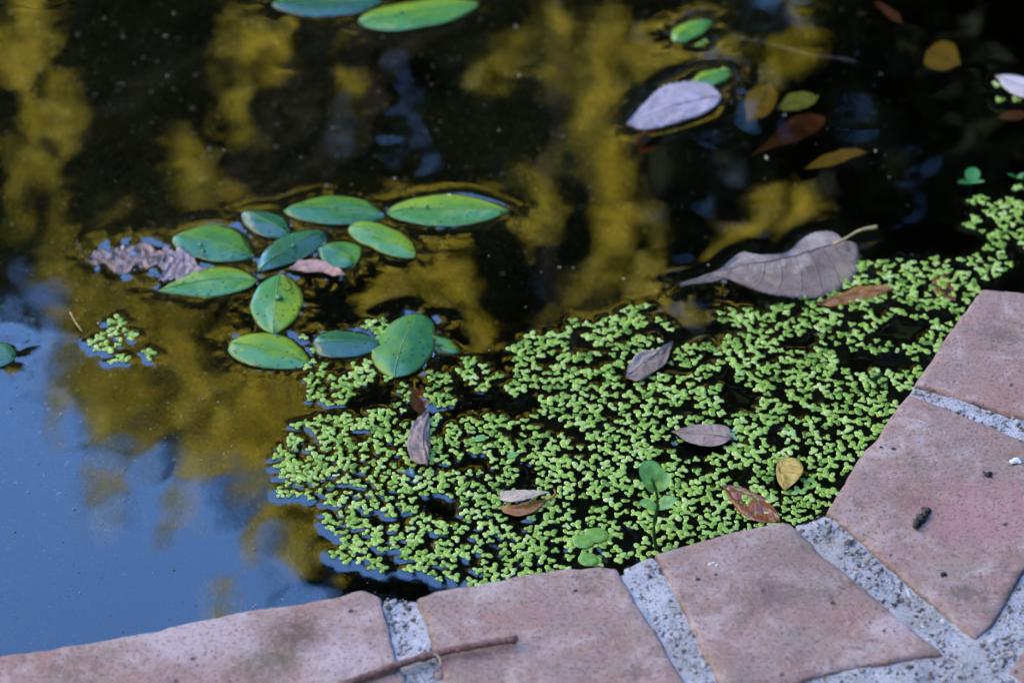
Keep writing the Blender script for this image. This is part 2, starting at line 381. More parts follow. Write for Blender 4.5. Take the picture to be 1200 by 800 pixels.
def bed_z(x, y):
    t = min(1, max(0, (x + .20) / .25 + (1.12 - y) * 3.0)); t = t * t * (3 - 2 * t)
    return -.052 - .32 * t + .012 * noise.noise((x * 9, y * 9, 0)) + .004 * noise.noise((x * 40, y * 40, 3))
xs = np.concatenate([np.linspace(-2.6, -.56, 12), np.linspace(-.55, .55, 130), np.linspace(.56, 1.7, 8)])
ys = np.concatenate([[.25, .5], np.linspace(.7, 1.9, 140), np.linspace(1.92, 3.8, 10)])
V = [(x, y, bed_z(x, y)) for y in ys for x in xs]; nx = len(xs)
F = [(j * nx + i, j * nx + i + 1, (j + 1) * nx + i + 1, (j + 1) * nx + i) for j in range(len(ys) - 1) for i in range(nx - 1)]
tag(mesh_np('pond_bed', V, F, M['bed']), kind='structure')

ico_v, ico_f = None, None
bm = bmesh.new(); bmesh.ops.create_icosphere(bm, subdivisions=1, radius=1.0); bm.verts.ensure_lookup_table()
ico_v = np.array([v.co[:] for v in bm.verts]); ico_f = np.array([[v.index for v in f.verts] for f in bm.faces]); bm.free()
def scatter(name, pts, radii, flat, tones, mat, parent=None):
    """many tiny stones or bits joined into ONE mesh"""
    N = len(pts); k = len(ico_v)
    rot = RNG.uniform(0, 2 * math.pi, N); sx = RNG.uniform(.65, 1.35, N)
    base = ico_v[None] * (1 + .22 * RNG.standard_normal((N, k, 1)).clip(-1, 1))
    x = base[..., 0] * sx[:, None]; y = base[..., 1] / sx[:, None]; z = base[..., 2] * flat
    X = x * np.cos(rot)[:, None] - y * np.sin(rot)[:, None]; Y = x * np.sin(rot)[:, None] + y * np.cos(rot)[:, None]
    vv = np.stack([X, Y, z], -1) * np.asarray(radii)[:, None, None] + np.asarray(pts)[:, None, :]
    ff = (ico_f[None] + (np.arange(N) * k)[:, None, None]).reshape(-1, 3)
    return mesh_np(name, vv.reshape(-1, 3), ff, mat, parent, True, np.repeat(tones, k))
pts = []; rad = []; ton = []
for _ in range(16000):
    x = random.uniform(-.52, .5); y = random.uniform(.8, 1.75)
    if noise.noise((x * 6, y * 6, 5)) < random.uniform(-.6, .5): continue
    r = random.choice((.0004, .0006, .0008, .001, .0012, .0018)) * random.uniform(.8, 1.4)
    pts.append((x, y, bed_z(x, y) + r * .3)); rad.append(r); ton.append(random.random() ** 1.2)
tag(scatter('gravel', pts, rad, .6, ton, M['gravel']), kind='stuff')

# ------------------------------------------------------------------ brick coping
edging = thing('pond_edging', P(760, 700, 0), 'curved edging of worn pink bricks with pebbly mortar joints along the water', 'pond edging')
BRICKS = []   # plan quads, to keep pebbles in the joints
def spaced(n):
    core = np.linspace(.05, .95, n - 8); return np.concatenate([[0, .004, .010, .020], core, [.98, .99, .996, 1]])
def make_brick(inner, outer, nu, nv, rough=.0014, seed=0.0, label=None, top=ZB, chip=1.0, stains=()):
    inner = resample(PX(inner, top), 80); outer = resample(PX(outer, top), 80)
    def lerp_poly(pl, u):
        f = u * 79; i = min(78, int(f)); return pl[i].lerp(pl[i + 1], f - i)
    us, vs_ = spaced(nu), spaced(nv); V = []; F = []
    cen = (inner[40] + outer[40]) / 2
    Lu = (inner[-1] - inner[0]).length; Lv = (outer[40] - inner[40]).length
    for v in vs_:
        for u in us:
            p = lerp_poly(inner, u).lerp(lerp_poly(outer, u), v)
            eu = min(u, 1 - u) * Lu; ev = min(v, 1 - v) * Lv; d = min(eu, ev)
            # worn outline
            wob = n3(p, 55, seed) * rough + n3(p, 210, seed) * rough * .5
            wob += chip * max(0, n3(p, 32, seed + 9) - .3) * -.006
            p = p + (p - cen).normalized() * wob * max(0, 1 - d / .012)
            rr = .0032 + .0014 * n3(p, 40, seed + 4)
            z = 0.0
            for e in (eu, ev):
                if e < rr: q = rr - e; z -= rr - math.sqrt(max(0, rr * rr - q * q))
            z = max(z, -.0075)
            z += .0009 * n3(p, 22, seed) + .00055 * n3(p, 90, seed) + .00028 * n3(p, 300, seed)
            V.append(Vector((p.x, p.y, top + z)))
    n = len(us); m = len(vs_)
    for j in range(m - 1):
        for i in range(n - 1): F.append((j * n + i, j * n + i + 1, (j + 1) * n + i + 1, (j + 1) * n + i))
    ring = [i for i in range(n)] + [j * n + n - 1 for j in range(1, m)] + [(m - 1) * n + i for i in range(n - 2, -1, -1)] + [j * n for j in range(m - 2, 0, -1)]
    o = len(V)
    for r_ in ring: V.append(Vector((V[r_].x, V[r_].y, top - .055)))
    for i in range(len(ring)):
        a, b = ring[i], ring[(i + 1) % len(ring)]; F.append((b, a, o + i, o + (i + 1) % len(ring)))
    m_ = M['brick'] if not stains else mat_brick([(P(a, b, top).x - cen.x, P(a, b, top).y - cen.y, r_, c_) for a, b, r_, c_ in stains])
    ob = mesh_np('brick', V, F, m_); rebase(ob, (cen.x, cen.y, top)); adopt(ob, edging)
    if label: ob['label'] = label
    BRICKS.append([inner[0], inner[-1], outer[-1], outer[0]])
    return ob
make_brick([(-340, 842), (-160, 802), (-30, 772)], [(-330, 990), (-160, 950), (0, 925)], 50, 40, seed=1.1)
make_brick([(0 - 14, 769), (100, 752), (150, 744), (215, 728), (330, 708), (390, 700), (420, 690), (447, 699)], [(20, 920), (300, 880), (497, 868)], 90, 50, .0019, 2.3,
           'long brick with pale lilac bloom and a brown stain', chip=1.8, stains=[(345, 742, .022, (.11, .07, .045)), (322, 770, .016, (.12, .10, .045)), (220, 740, .05, (.54, .45, .44)), (410, 770, .03, (.54, .45, .44))])
make_brick([(487, 698), (510, 691), (540, 685), (600, 674), (660, 662), (700, 660), (727, 661)], [(545, 872), (680, 856), (826, 838)], 80, 60, .0014, 3.7)
make_brick([(767, 647), (800, 638), (860, 620), (924, 611)], [(846, 806), (935, 799), (985, 784), (1050, 774), (1106, 764)], 80, 70, .0012, 5.2, stains=[(900, 695, .024, (.20, .145, .115)), (1045, 735, .022, (.54, .44, .42))])
make_brick([(967, 598), (985, 570), (1003, 538), (1035, 495), (1065, 460)], [(1145, 751), (1165, 730), (1200, 668), (1290, 548)], 80, 80, .0010, 6.9, stains=[(1128, 694, .014, (.15, .11, .075)), (1080, 590, .016, (.20, .13, .09)), (1150, 600, .05, (.42, .22, .20))])
make_brick([(1071, 449), (1108, 395), (1151, 336)], [(1302, 522), (1290, 440), (1272, 352)], 70, 80, .0012, 8.4)
make_brick([(1284, 353), (1400, 366)], [(1300, 510), (1420, 500)], 50, 40, .0012, 9.9)
make_brick([(1178, 788), (1215, 735), (1270, 650)], [(1330, 900), (1370, 820), (1420, 740)], 50, 50, .0012, 11.3, top=ZB - .0015)

# mortar bed: a slab that follows the edge, its top just under the brick tops, its face the pond wall
inn = smooth_poly(INNER, 520); NV = 110; V = []; F = []
for j in range(NV + 1):
    for i, p in enumerate(inn):
        t = (inn[min(i + 6, 519)] - inn[max(i - 6, 0)]).normalized(); nrm = Vector((t.y, -t.x, 0))
        d = .238 * j / NV
        if j < 3: d = max(d, .006 if any(inside(b_, *(p + nrm * .009).xy) for b_ in BRICKS) else -.0006) + .0004 * j
        q = p + nrm * d
        z = ZB - .0026 + .0011 * n3(q, 60) + .0008 * n3(q, 190, 2) + .0005 * n3(q, 480, 5)
        if j == 0: z -= .0018
        V.append(Vector((q.x, q.y, z)))
N = len(inn)
for i, p in enumerate(inn): V.append(Vector((V[i].x, V[i].y, -.45)))
for j in range(NV):
    for i in range(N - 1): F.append((j * N + i, j * N + i + 1, (j + 1) * N + i + 1, (j + 1) * N + i))
o = (NV + 1) * N
for i in range(N - 1): F.append((i + 1, i, o + i, o + i + 1))
for i in range(len(F)): F[i] = F[i][::-1]
mortar = mesh_np('mortar', V, F, M['mortar']); rebase(mortar, edging.location); adopt(mortar, edging)
slab = [(p.x, p.y) for p in V[8:N - 8]] + [(p.x, p.y) for p in V[NV * N:(NV + 1) * N]][::-1]
pts = []; rad = []; ton = []
bx0, by0 = P(-30, 830, ZB).xy; bx1, by1 = P(1230, 300, ZB).xy
tries = 0
while len(pts) < 5200 and tries < 160000:
    tries += 1
    x = random.uniform(bx0, bx1); y = random.uniform(P(600, 840, ZB).y, P(600, 420, ZB).y)
    if not inside(slab, x, y) or any(inside(q, x, y) for q in BRICKS): continue
    r = min(.0042, .0007 * math.exp(random.gauss(-.30, .55)))
    pts.append((x, y, ZB - .0024 + .0011 * n3((x, y, ZB), 60) - r * .12)); rad.append(r); ton.append(random.random())
peb = scatter('pebbles', pts, rad, .55, ton, M['pebble']); peb['kind'] = 'stuff'
rebase(peb, mortar.location); adopt(peb, mortar); peb.matrix_parent_inverse = Matrix.Translation(-Vector(edging.location))

# ------------------------------------------------------------------ leaves
MENISCUS = []  # (outline points in plan, amplitude, seed)
def leaf_mesh(name, mid, up, lo, mat, zf, n=34, m=7, serr=0.0, teeth=26, thick=.0, label=None, cat='leaf', group=None, meniscus=None, rib=None, ribr=.0004):
    """mid / up / lo: outlines from base to tip as world points; zf(u, v) gives the height (v from -1 at lo to 1 at up)"""
    mid = smooth_poly(mid, n); up = smooth_poly(up, n); lo = smooth_poly(lo, n); V = []; F = []; UV = []
    for i in range(n):
        u = i / (n - 1)
        for j in range(-m, m + 1):
            v = j / m; e = (up if v > 0 else lo)[i]
            s = 1 + (serr * ((u * teeth) % 1.0 - .5) * abs(v) ** 4 if 0 < i < n - 1 else 0)
            p = mid[i].lerp(e, abs(v) * s)
            V.append(Vector((p.x, p.y, zf(u, v)))); UV.append((u, .5 + v * .5))
    k = 2 * m + 1
    for i in range(n - 1):
        for j in range(k - 1): F.append((i * k + j, (i + 1) * k + j, (i + 1) * k + j + 1, i * k + j + 1))
    a = V[0 * k]; 
    nz = 0
    for f in F[len(F) // 2: len(F) // 2 + 6]:
        nz += ((V[f[1]] - V[f[0]]).cross(V[f[2]] - V[f[0]])).z
    if nz < 0: F = [f[::-1] for f in F]
    c = mid[n // 2]; base = (c.x, c.y, zf(.5, 0))
    o = mesh_np(name, V, F, mat, None, True, None, UV); rebase(o, base)
    sm = o.modifiers.new('thickness', 'SOLIDIFY'); sm.thickness = .00035; sm.offset = -1
    tag(o, label, cat, group)
    if rib:
        pr = [Vector((mid[i].x, mid[i].y, zf(i / (n - 1), 0) + .00012)) for i in range(0, n - 1)]
        tv, tf = tube(pr, [ribr * (1 - .75 * i / len(pr)) for i in range(len(pr))], 5)
        rb = mesh_np('midrib', tv, tf, rib); rebase(rb, base); adopt(rb, o)
    if meniscus is not None: MENISCUS.append(([Vector((p.x, p.y, 0)) for p in up + lo[::-1]], meniscus, random.random() * 50))
    return o
def stem(parent, pts, radii, mat, name='stem'):
    q = smooth_poly(pts, max(8, len(pts) * 4)); rr = np.interp(np.linspace(0, 1, len(q)), np.linspace(0, 1, len(radii)), radii)
    tv, tf = tube(q, list(rr), 6); s = mesh_np(name, tv, tf, mat); rebase(s, parent.location); adopt(s, parent); return s
def droplets(parent, px, zf_at=.004):
    """beads of water lying on a leaf, one joined part"""
    V = []; F = []
    for x, y, r in px:
        c = P(x, y, zf_at); o = len(V); rings = 5; sg = 10
        V.append(c + Vector((0, 0, r * .62)))
        for q in range(1, rings):
            a = q / (rings - 1) * math.pi * .5
            for s in range(sg):
                t = 2 * math.pi * s / sg; V.append(c + Vector((r * math.sin(a) * math.cos(t), r * math.sin(a) * math.sin(t) * .9, r * .62 * math.cos(a) - .0004)))
        for s in range(sg): F.append((o, o + 1 + s, o + 1 + (s + 1) % sg))
        for q in range(rings - 2):
            for s in range(sg):
                a = o + 1 + q * sg; F.append((a + s, a + sg + s, a + sg + (s + 1) % sg, a + (s + 1) % sg))
    d = mesh_np('water_droplets', V, F, M['droplet']); d['kind'] = 'stuff'; rebase(d, parent.location); adopt(d, parent)
def oval(b, t, wmm, bend=0.0, fat=.5, z=0.0, tipsharp=1.0, skew=0.0):
    """outlines of an oval leaf: base and tip in picture positions, width in mm"""
    b = P(*b, z); t = P(*t, z); ax = t - b; L = ax.length; nrm = Vector((-ax.y, ax.x, 0)).normalized()
    if nrm.y < 0: nrm = -nrm
    mid = []; up = []; lo = []; W = wmm * .0005
    for i in range(25):
        u = i / 24
        c = b + ax * u + nrm * (bend * L * 4 * u * (1 - u))
        uu = u ** (math.log(.5) / math.log(fat))
        h = W * (max(0, 4 * uu * (1 - uu))) ** (.70 if u < fat else .70 * tipsharp)
        w1 = 1 + .10 * noise.noise((u * 3.1, b.x * 90, 1)) + .045 * noise.noise((u * 11, b.y * 90, 2)); w2 = 1 + .10 * noise.noise((u * 3.1, b.y * 80, 7)) + .045 * noise.noise((u * 11, b.x * 70, 9))
        mid.append(c); up.append(c + nrm * h * (1 + skew) * w1); lo.append(c - nrm * h * (1 - skew) * w2)
    return mid, up, lo
def domed(z0=.0003, dome=.0019, fold=.0, ends=.0006, tilt=0.0, wave=.0011, seed=0.0, tipdrop=0.0):
    def zf(u, v):
        e = (2 * u - 1) ** 2
        return z0 + dome * (1 - abs(v) ** 1.8) * (1 - e * e * e) - fold * abs(v) - ends * e * e + tilt * v + wave * noise.noise((u * 3 + seed, v * 1.6, seed)) - tipdrop * max(0, u - .6) ** 2
    return zf
PG = 'oval pondweed leaves floating on the water'
def pond_leaf(b, t, w_, tone, label, bend=0.0, fat=.5, men=.0013, sharp=1.0, skew=0, **kw):
    mid, up, lo = oval(b, t, w_, bend, fat, 0, sharp, skew)
    return leaf_mesh('pondweed_leaf', mid, up, lo, M[tone], domed(seed=random.random() * 40, **kw), label=label, cat='leaf', group=PG, meniscus=men, rib=M['rib_green'], ribr=.0005)
pl = {}
pl['cut_left'] = pond_leaf((318, 6), (448, 2), 40, 'teal', 'blue-green oval leaf at the far water, left of the brighter one', fat=.5)
pl['cut_right'] = pond_leaf((420, 27), (562, 4), 40, 'bright', 'bright yellow-green oval leaf at the far water, right of the blue-green one', bend=-.02, fat=.45)
pl['top'] = pond_leaf((791, 50), (832, 24), 22, 'bright', 'small bright green leaf alone above the pale lilac dead leaf', bend=.06, fat=.45, tilt=-.001)
pl['behind'] = pond_leaf((812, 101), (856, 84), 19, 'bright', 'small green leaf touching the back edge of the pale lilac dead leaf', bend=.03)
pl['a'] = pond_leaf((285, 249), (338, 278), 25, 'teal', 'smallest dull blue-green oval leaf at the back of the cluster', bend=.02, fat=.5, dome=.0028)
pl['b'] = pond_leaf((332, 247), (452, 251), 33, 'mid', 'long green leaf with a dark crease, at the back left of the yellowest leaf', bend=.03, tipdrop=.012)
pl['c'] = pond_leaf((453, 249), (597, 247), 36, 'bright', 'longest yellow-green leaf, pointed at its right end, back right of the cluster', bend=0.01, fat=.46, sharp=1.25)
pl['d'] = pond_leaf((203, 277), (296, 301), 38, 'mid', 'green leaf with water beads, right of the shrivelled brown leaf', bend=.05, fat=.48)
pl['e'] = pond_leaf((302, 318), (381, 271), 28, 'teal', 'speckled blue-green leaf slanting up right in the middle of the cluster', bend=.03, fat=.55)
pl['f'] = pond_leaf((409, 264), (486, 301), 25, 'bright', 'pointed green leaf slanting down right below the longest leaf', bend=.04, fat=.45, tilt=.0006)
pl['g'] = pond_leaf((377, 288), (414, 312), 29, 'mid', 'short broad leaf tucked below two others mid-cluster', bend=.10, fat=.55, dome=.002)
pl['h'] = pond_leaf((185, 342), (301, 328), 31, 'bright', 'long green leaf with a yellow-green back edge, leftmost of the cluster', bend=.05, fat=.6, sharp=.9)
pl['i'] = pond_leaf((327, 321), (320, 392), 33, 'bright', 'round yellow-green leaf pointing at the viewer with one bead of water', fat=.5, sharp=1.0, z0=.0008)
pl['j'] = pond_leaf((268, 402), (363, 427), 34, 'bright', 'green leaf with a yellow-green stripe, front left of the cluster', bend=.03, fat=.45)
pl['k'] = pond_leaf((366, 404), (450, 405), 28, 'teal', 'dull blue-green leaf whose right end lies under the upright broad leaf', bend=.0, fat=.4, z0=.0006, dome=.0025)
pl['l'] = pond_leaf((462, 443), (494, 368), 38, 'mid', 'broad upright blue-green leaf at the upper left of the duckweed mat', bend=.04, fat=.45, sharp=.8, z0=.0008, dome=.0022, men=.0016)
pl['m'] = pond_leaf((503, 392), (538, 413), 15, 'mid', 'small leaf sliver half hidden behind the broad upright leaf', bend=-.04, z0=-.0006, dome=.001, men=.0004)
pl['n'] = pond_leaf((-26, 412), (18, 422), 26, 'teal', 'green leaf tip cut off by the left edge of the picture', fat=.5)
droplets(pl['d'], [(235, 286, .0018), (238, 294, .0020), (272, 299, .0013), (256, 290, .001)])
droplets(pl['e'], [(344, 287, .0016), (333, 294, .0010), (322, 300, .0009)], .0035)
droplets(pl['h'], [(243, 344, .0014), (240, 349, .0011)])
droplets(pl['i'], [(327, 348, .0026), (312, 345, .0009)], .0045)
droplets(pl['c'], [(500, 241, .0017), (530, 255, .0009)])
droplets(pl['l'], [(468, 413, .0012), (473, 411, .001), (478, 396, .0008)], .007)
droplets(pl['b'], [(392, 243, .0015), (360, 252, .0009), (405, 258, .0008)])
droplets(pl['cut_right'], [(470, 14, .0018), (490, 22, .0014)])
stem(pl['i'], [P(333, 322, .002), P(338, 329, .006), P(342, 336, .003), P(337, 341, .0045), P(332, 339, .005)], [.0006, .0007, .0005, .0003], M['stem_dark'])

def crinkle(z0, amp, f1=5, f2=3, lift_up=0.0, lift_lo=0.0, seed=0.0, tip=0.0, base=0.0):
    def zf(u, v):
        return (z0 + amp * (noise.noise((u * f1 + seed, v * f2, seed)) + .5 * noise.noise((u * f1 * 2.7, v * f2 * 2.2 + seed, 1))) +
                (lift_up * max(0, v) ** 2 + lift_lo * max(0, -v) ** 2) * min(1, 3.5 * u * (1 - u)) + tip * max(0, u - .5) ** 2 * 4 + base * max(0, .5 - u) ** 2 * 4)
    return zf
def W_(pts, z=0): return PX(pts, z)
# pale lilac leaf
o = leaf_mesh('dead_leaf', W_([(846, 116), (800, 124), (735, 149)]), W_([(846, 116), (832, 103), (805, 100), (780, 105), (762, 118), (748, 133), (735, 149)]),
              W_([(846, 116), (838, 127), (815, 138), (790, 146), (765, 152), (750, 153), (735, 149)]), M['lilac'], crinkle(.0025, .0012, seed=3, lift_up=.001, lift_lo=-.002),
              60, 7, .14, 20, label='pale lilac-grey dead leaf floating near the far water beside two small green leaves', cat='leaf', meniscus=.0016, rib=M['rib_brown'], ribr=.0004)
# big grey leaf with stalk
big = leaf_mesh('dead_leaf', W_([(988, 284), (950, 297), (900, 309), (850, 317), (797, 333)]),
                W_([(988, 284), (975, 275), (955, 276), (940, 284), (928, 296), (915, 303), (895, 303), (880, 300), (868, 300), (850, 314), (834, 322), (797, 331)]),
                W_([(988, 284), (1003, 288), (1006, 305), (1003, 322), (985, 338), (960, 349), (925, 348), (895, 343), (868, 333), (850, 326), (832, 330), (797, 334)]), M['grey'],
                crinkle(.0018, .0012, 8, 4, lift_up=.0015, lift_lo=-.0022, seed=8, tip=-.0025), 110, 9, .09, 36,
                label='biggest dead leaf, grey-brown with a long straw-coloured stalk, at the back of the duckweed', cat='leaf', meniscus=.0018, rib=M['rib_brown'], ribr=.0007)
stem(big, [P(975, 287, .006), P(990, 280, .010), P(1008, 270, .012), P(1028, 266, .013)], [.0009, .0009, .0011, .0015], M['stem_straw'])
# shrivelled pair at the left
o = leaf_mesh('dead_leaf', W_([(100, 305), (145, 304), (196, 302)]), W_([(100, 305), (116, 293), (128, 296), (142, 288), (152, 292), (168, 286), (184, 293), (196, 302)]),
              W_([(100, 305), (112, 312), (122, 310), (136, 320), (150, 320), (160, 313), (178, 314), (190, 307), (196, 302)]), M['brown'], crinkle(.0008, .0026, 9, 4, seed=14, lift_lo=-.001), 60, 8, .16, 17,
              label='shrivelled brown dead leaf with a thin hooked stalk, left of the green leaves', cat='leaf', meniscus=.0015, rib=M['rib_brown'])
stem(o, [P(108, 304, .003), P(98, 297, .006), P(92, 288, .008), P(90, 281, .009)], [.0006, .0006, .0005], M['stem_dark'])
o = leaf_mesh('dead_leaf', W_([(190, 300), (212, 310), (234, 320)]), W_([(190, 300), (193, 289), (204, 295), (212, 291), (226, 301), (232, 312), (240, 318), (234, 322)]),
              W_([(190, 300), (186, 311), (191, 320), (188, 330), (204, 328), (216, 333), (226, 326), (234, 322)]), M['mauve'], crinkle(.0010, .0022, 8, 5, seed=21), 52, 8, .2, 13,
              label='crumpled mauve dead leaf wedged between two green leaves and the brown leaf', cat='leaf', meniscus=.0015)
o = leaf_mesh('dead_leaf', W_([(340, 318), (365, 317), (404, 326)]), W_([(340, 318), (352, 310), (370, 311), (388, 316), (404, 326)]), W_([(340, 318), (355, 322), (375, 323), (392, 327), (404, 326)]),
              M['pink'], crinkle(.003, .002, 5, 3, seed=25, lift_up=.002), 26, 5, label='small curled pinkish dead leaf between green leaves mid-cluster', cat='leaf', meniscus=.0014)
# leaves lying in the duckweed
o = leaf_mesh('dead_leaf', W_([(788, 405), (762, 424), (734, 446)]), W_([(788, 405), (772, 413), (750, 418), (738, 430), (734, 446)]), W_([(788, 405), (782, 426), (765, 441), (748, 451), (734, 446)]),
              M['grey'], crinkle(.003, .0016, 5, 3, seed=30, lift_up=.001), 44, 7, .05, 20, label='grey-brown dead leaf slanting across the middle of the duckweed mat', cat='leaf', meniscus=.0014, rib=M['rib_brown'])
o = leaf_mesh('dead_leaf', W_([(501, 552), (496, 520), (503, 485)]), W_([(501, 552), (504, 535), (504, 510), (503, 485)]), W_([(501, 552), (484, 547), (477, 530), (482, 510), (490, 498), (503, 485)]),
              M['tan'], crinkle(.005, .0018, 5, 3, seed=34, lift_up=-.004, lift_lo=.001), 40, 7, .06, 18, label='upright greyish dead leaf near the left end of the duckweed mat', cat='leaf', meniscus=.0016, rib=M['rib_brown'])
o = leaf_mesh('dead_leaf', W_([(858, 518), (825, 515), (787, 511)]), W_([(858, 518), (852, 506), (835, 502), (812, 504), (787, 511)]), W_([(858, 518), (846, 526), (825, 528), (805, 523), (787, 511)]),
              M['tan'], crinkle(.004, .0010, 4, 3, seed=38), 50, 7, .05, 24, label='flat oval greyish-pink dead leaf in the right part of the duckweed mat', cat='leaf', meniscus=.0014, rib=M['rib_brown'], ribr=.0003)
o = thing('dead_leaf', P(616, 594, .002), 'cream dead leaf with an amber underside and hooked stalk in the front duckweed', 'leaf')
a = leaf_mesh('upper_face', W_([(644, 585), (615, 588), (586, 588)]), W_([(644, 585), (625, 583), (600, 583), (586, 585)]), W_([(644, 585), (622, 592), (605, 597), (588, 594), (586, 588)]),
              M['cream'], crinkle(.006, .0008, 4, 3, seed=42), 26, 5, cat=None, meniscus=None); adopt(a, o)
a = leaf_mesh('underside', W_([(640, 590), (615, 601), (588, 600)]), W_([(640, 588), (620, 595), (604, 598), (588, 595)]), W_([(640, 590), (626, 602), (608, 607), (592, 604), (588, 600)]),
              M['amber'], crinkle(.002, .0006, 4, 3, seed=44, lift_up=.0035), 26, 5, cat=None, meniscus=.001); adopt(a, o)
stem(o, [P(640, 586, .006), P(648, 582, .007), P(651, 577, .009), P(649, 573, .010)], [.0008, .0007, .0006], M['amber'])
o = leaf_mesh('dead_leaf', W_([(912, 543), (917, 562), (919, 580)]), W_([(912, 543), (930, 545), (940, 557), (935, 570), (919, 580)]), W_([(912, 543), (909, 556), (912, 570), (919, 580)]),
              M['yellow'], crinkle(.004, .0009, 4, 3, seed=47, lift_up=.003), 30, 7, label='fan-shaped yellow dead leaf in the duckweed close to the bricks', cat='leaf', meniscus=.0012, rib=None)
o = leaf_mesh('dead_leaf', W_([(846, 570), (880, 586), (914, 612)]), W_([(846, 570), (868, 572), (892, 582), (908, 597), (914, 612)]), W_([(846, 570), (856, 588), (870, 604), (892, 614), (914, 612)]),
              M['rust'], crinkle(.0012, .0016, 6, 3, seed=51), 34, 7, .06, 14, label='wet rust-coloured leaf half covered by duckweed beside the bricks', cat='leaf', meniscus=.0008, rib=M['rib_brown'])
o = leaf_mesh('dead_leaf', W_([(957, 359), (1000, 347), (1047, 341)]), W_([(957, 359), (980, 347), (1005, 338), (1030, 336), (1047, 341)]), W_([(957, 359), (975, 361), (1002, 355), (1028, 349), (1047, 341)]),
              M['amber'], crinkle(.002, .0014, 6, 3, seed=55, lift_up=-.001, lift_lo=-.002), 34, 6, label='long narrow amber leaf in the duckweed below the biggest dead leaf', cat='leaf', meniscus=.001, rib=M['rib_brown'])
o = leaf_mesh('dead_leaf', W_([(1097, 318), (1106, 335), (1120, 352)]), W_([(1097, 318), (1112, 322), (1118, 338), (1120, 352)]), W_([(1097, 318), (1092, 335), (1102, 350), (1120, 352)]),
              M['rust'], crinkle(.0002, .0008, 5, 3, seed=59), 26, 6, label='brown leaf under the duckweed near the topmost brick corner', cat='leaf', meniscus=None)
o = leaf_mesh('dead_leaf', W_([(1166, 94), (1190, 104), (1225, 116)]), W_([(1166, 94), (1190, 94), (1212, 102), (1225, 116)]), W_([(1166, 94), (1178, 110), (1200, 120), (1225, 116)]),
              M['white'], crinkle(.004, .001, 5, 3, seed=62), 30, 6, label='whitish dead leaf cut off at the right edge of the picture', cat='leaf', meniscus=.0014, rib=M['rib_brown'])
# leaves under the water
def sunk(mid, up, lo, mat, z, label, amp=.0015, **kw):
    return leaf_mesh('sunken_leaf', PX(mid, z), PX(up, z), PX(lo, z), M[mat], crinkle(z, amp, 5, 3, seed=random.random() * 60), 26, 6, .04, 12, label=label, cat='leaf', rib=M['rib_brown'], **kw)
sunk([(1086, 60), (1105, 66), (1126, 76)], [(1086, 60), (1098, 50), (1118, 51), (1126, 76)], [(1086, 60), (1084, 76), (1105, 83), (1126, 76)], 'sunk_orange', -.004, 'rounded orange leaf alone in the black water at the top right')
sunk([(903, 98), (892, 120), (876, 143)], [(903, 98), (912, 112), (900, 134), (876, 143)], [(903, 98), (878, 106), (873, 122), (876, 143)], 'sunk_orange', -.005, 'orange-brown leaf under water right of the pale lilac dead leaf')
sunk([(910, 127), (935, 119), (960, 112)], [(910, 127), (925, 111), (945, 108), (960, 112)], [(910, 127), (930, 130), (950, 124), (960, 112)], 'sunk_yellow', -.003, 'narrow yellow leaf under water beside the orange-brown leaf')
sunk([(950, 132), (925, 155), (880, 182)], [(950, 132), (968, 140), (945, 160), (880, 182)], [(950, 132), (925, 140), (900, 165), (880, 182)], 'sunk_red', -.030, 'blurred red-brown leaf under water below the narrow yellow leaf')
sunk([(943, 198), (980, 184), (1020, 178)], [(943, 198), (965, 182), (995, 174), (1020, 178)], [(943, 198), (970, 195), (1000, 185), (1020, 178)], 'sunk_orange', -.008, 'long narrow orange leaf under the dark water, right of centre')
sunk([(1025, 2), (1040, 14), (1058, 27)], [(1025, 2), (1040, 8), (1052, 16), (1058, 27)], [(1025, 2), (1030, 10), (1046, 23), (1058, 27)], 'sunk_red', -.008, 'thin red-orange leaf at the far edge of the water')
sunk([(740, 165), (758, 166), (778, 160)], [(740, 165), (752, 152), (770, 152), (778, 160)], [(740, 165), (752, 178), (770, 174), (778, 160)], 'sunk_red', -.018, 'small round red leaf under water just below the pale lilac leaf')
sunk([(1168, 138), (1185, 135), (1210, 133)], [(1168, 138), (1185, 130), (1210, 133)], [(1168, 138), (1190, 141), (1210, 133)], 'sunk_red', -.006, 'thin dark red leaf under the whitish leaf at the right edge')
sunk([(478, 452), (492, 470), (500, 486)], [(478, 452), (492, 456), (502, 470), (500, 486)], [(478, 452), (478, 468), (488, 482), (500, 486)], 'sunk_red', -.004, 'rust-red leaf scrap under the duckweed below the broad upright leaf')

# ------------------------------------------------------------------ sprig, seedlings, round leaves
def leaflet(base, tip, wfrac, mat, name='leaf', lift=.2, parent=None, n=12, m=4):
    base = Vector(base); tip = Vector(tip); ax = tip - base; L = ax.length
    side = ax.cross(Vector((0, 0, 1))).normalized(); nr = side.cross(ax).normalized(); V = []; F = []; UV = []
    for i in range(n):
        u = i / (n - 1); h = L * wfrac * .5 * (max(0, 4 * u ** .8 * (1 - u ** 1.25))) ** .6
        for j in range(-m, m + 1):
            v = j / m; V.append(base + ax * u + side * h * v + nr * (L * lift * (u * (1 - u)) + .12 * h * (v * v))); UV.append((u, .5 + .5 * v))
    k = 2 * m + 1
    for i in range(n - 1):
        for j in range(k - 1): F.append((i * k + j, (i + 1) * k + j, (i + 1) * k + j + 1, i * k + j + 1))
    o = mesh_np(name, V, F, mat, None, True, None, UV)
    if parent: rebase(o, parent.location); adopt(o, parent)
    return o
b0 = P(768, 641, 0)
sp = thing('plant_sprig', b0, 'upright green sprig with rounded leaves rising from the duckweed by a mortar joint', 'plant')
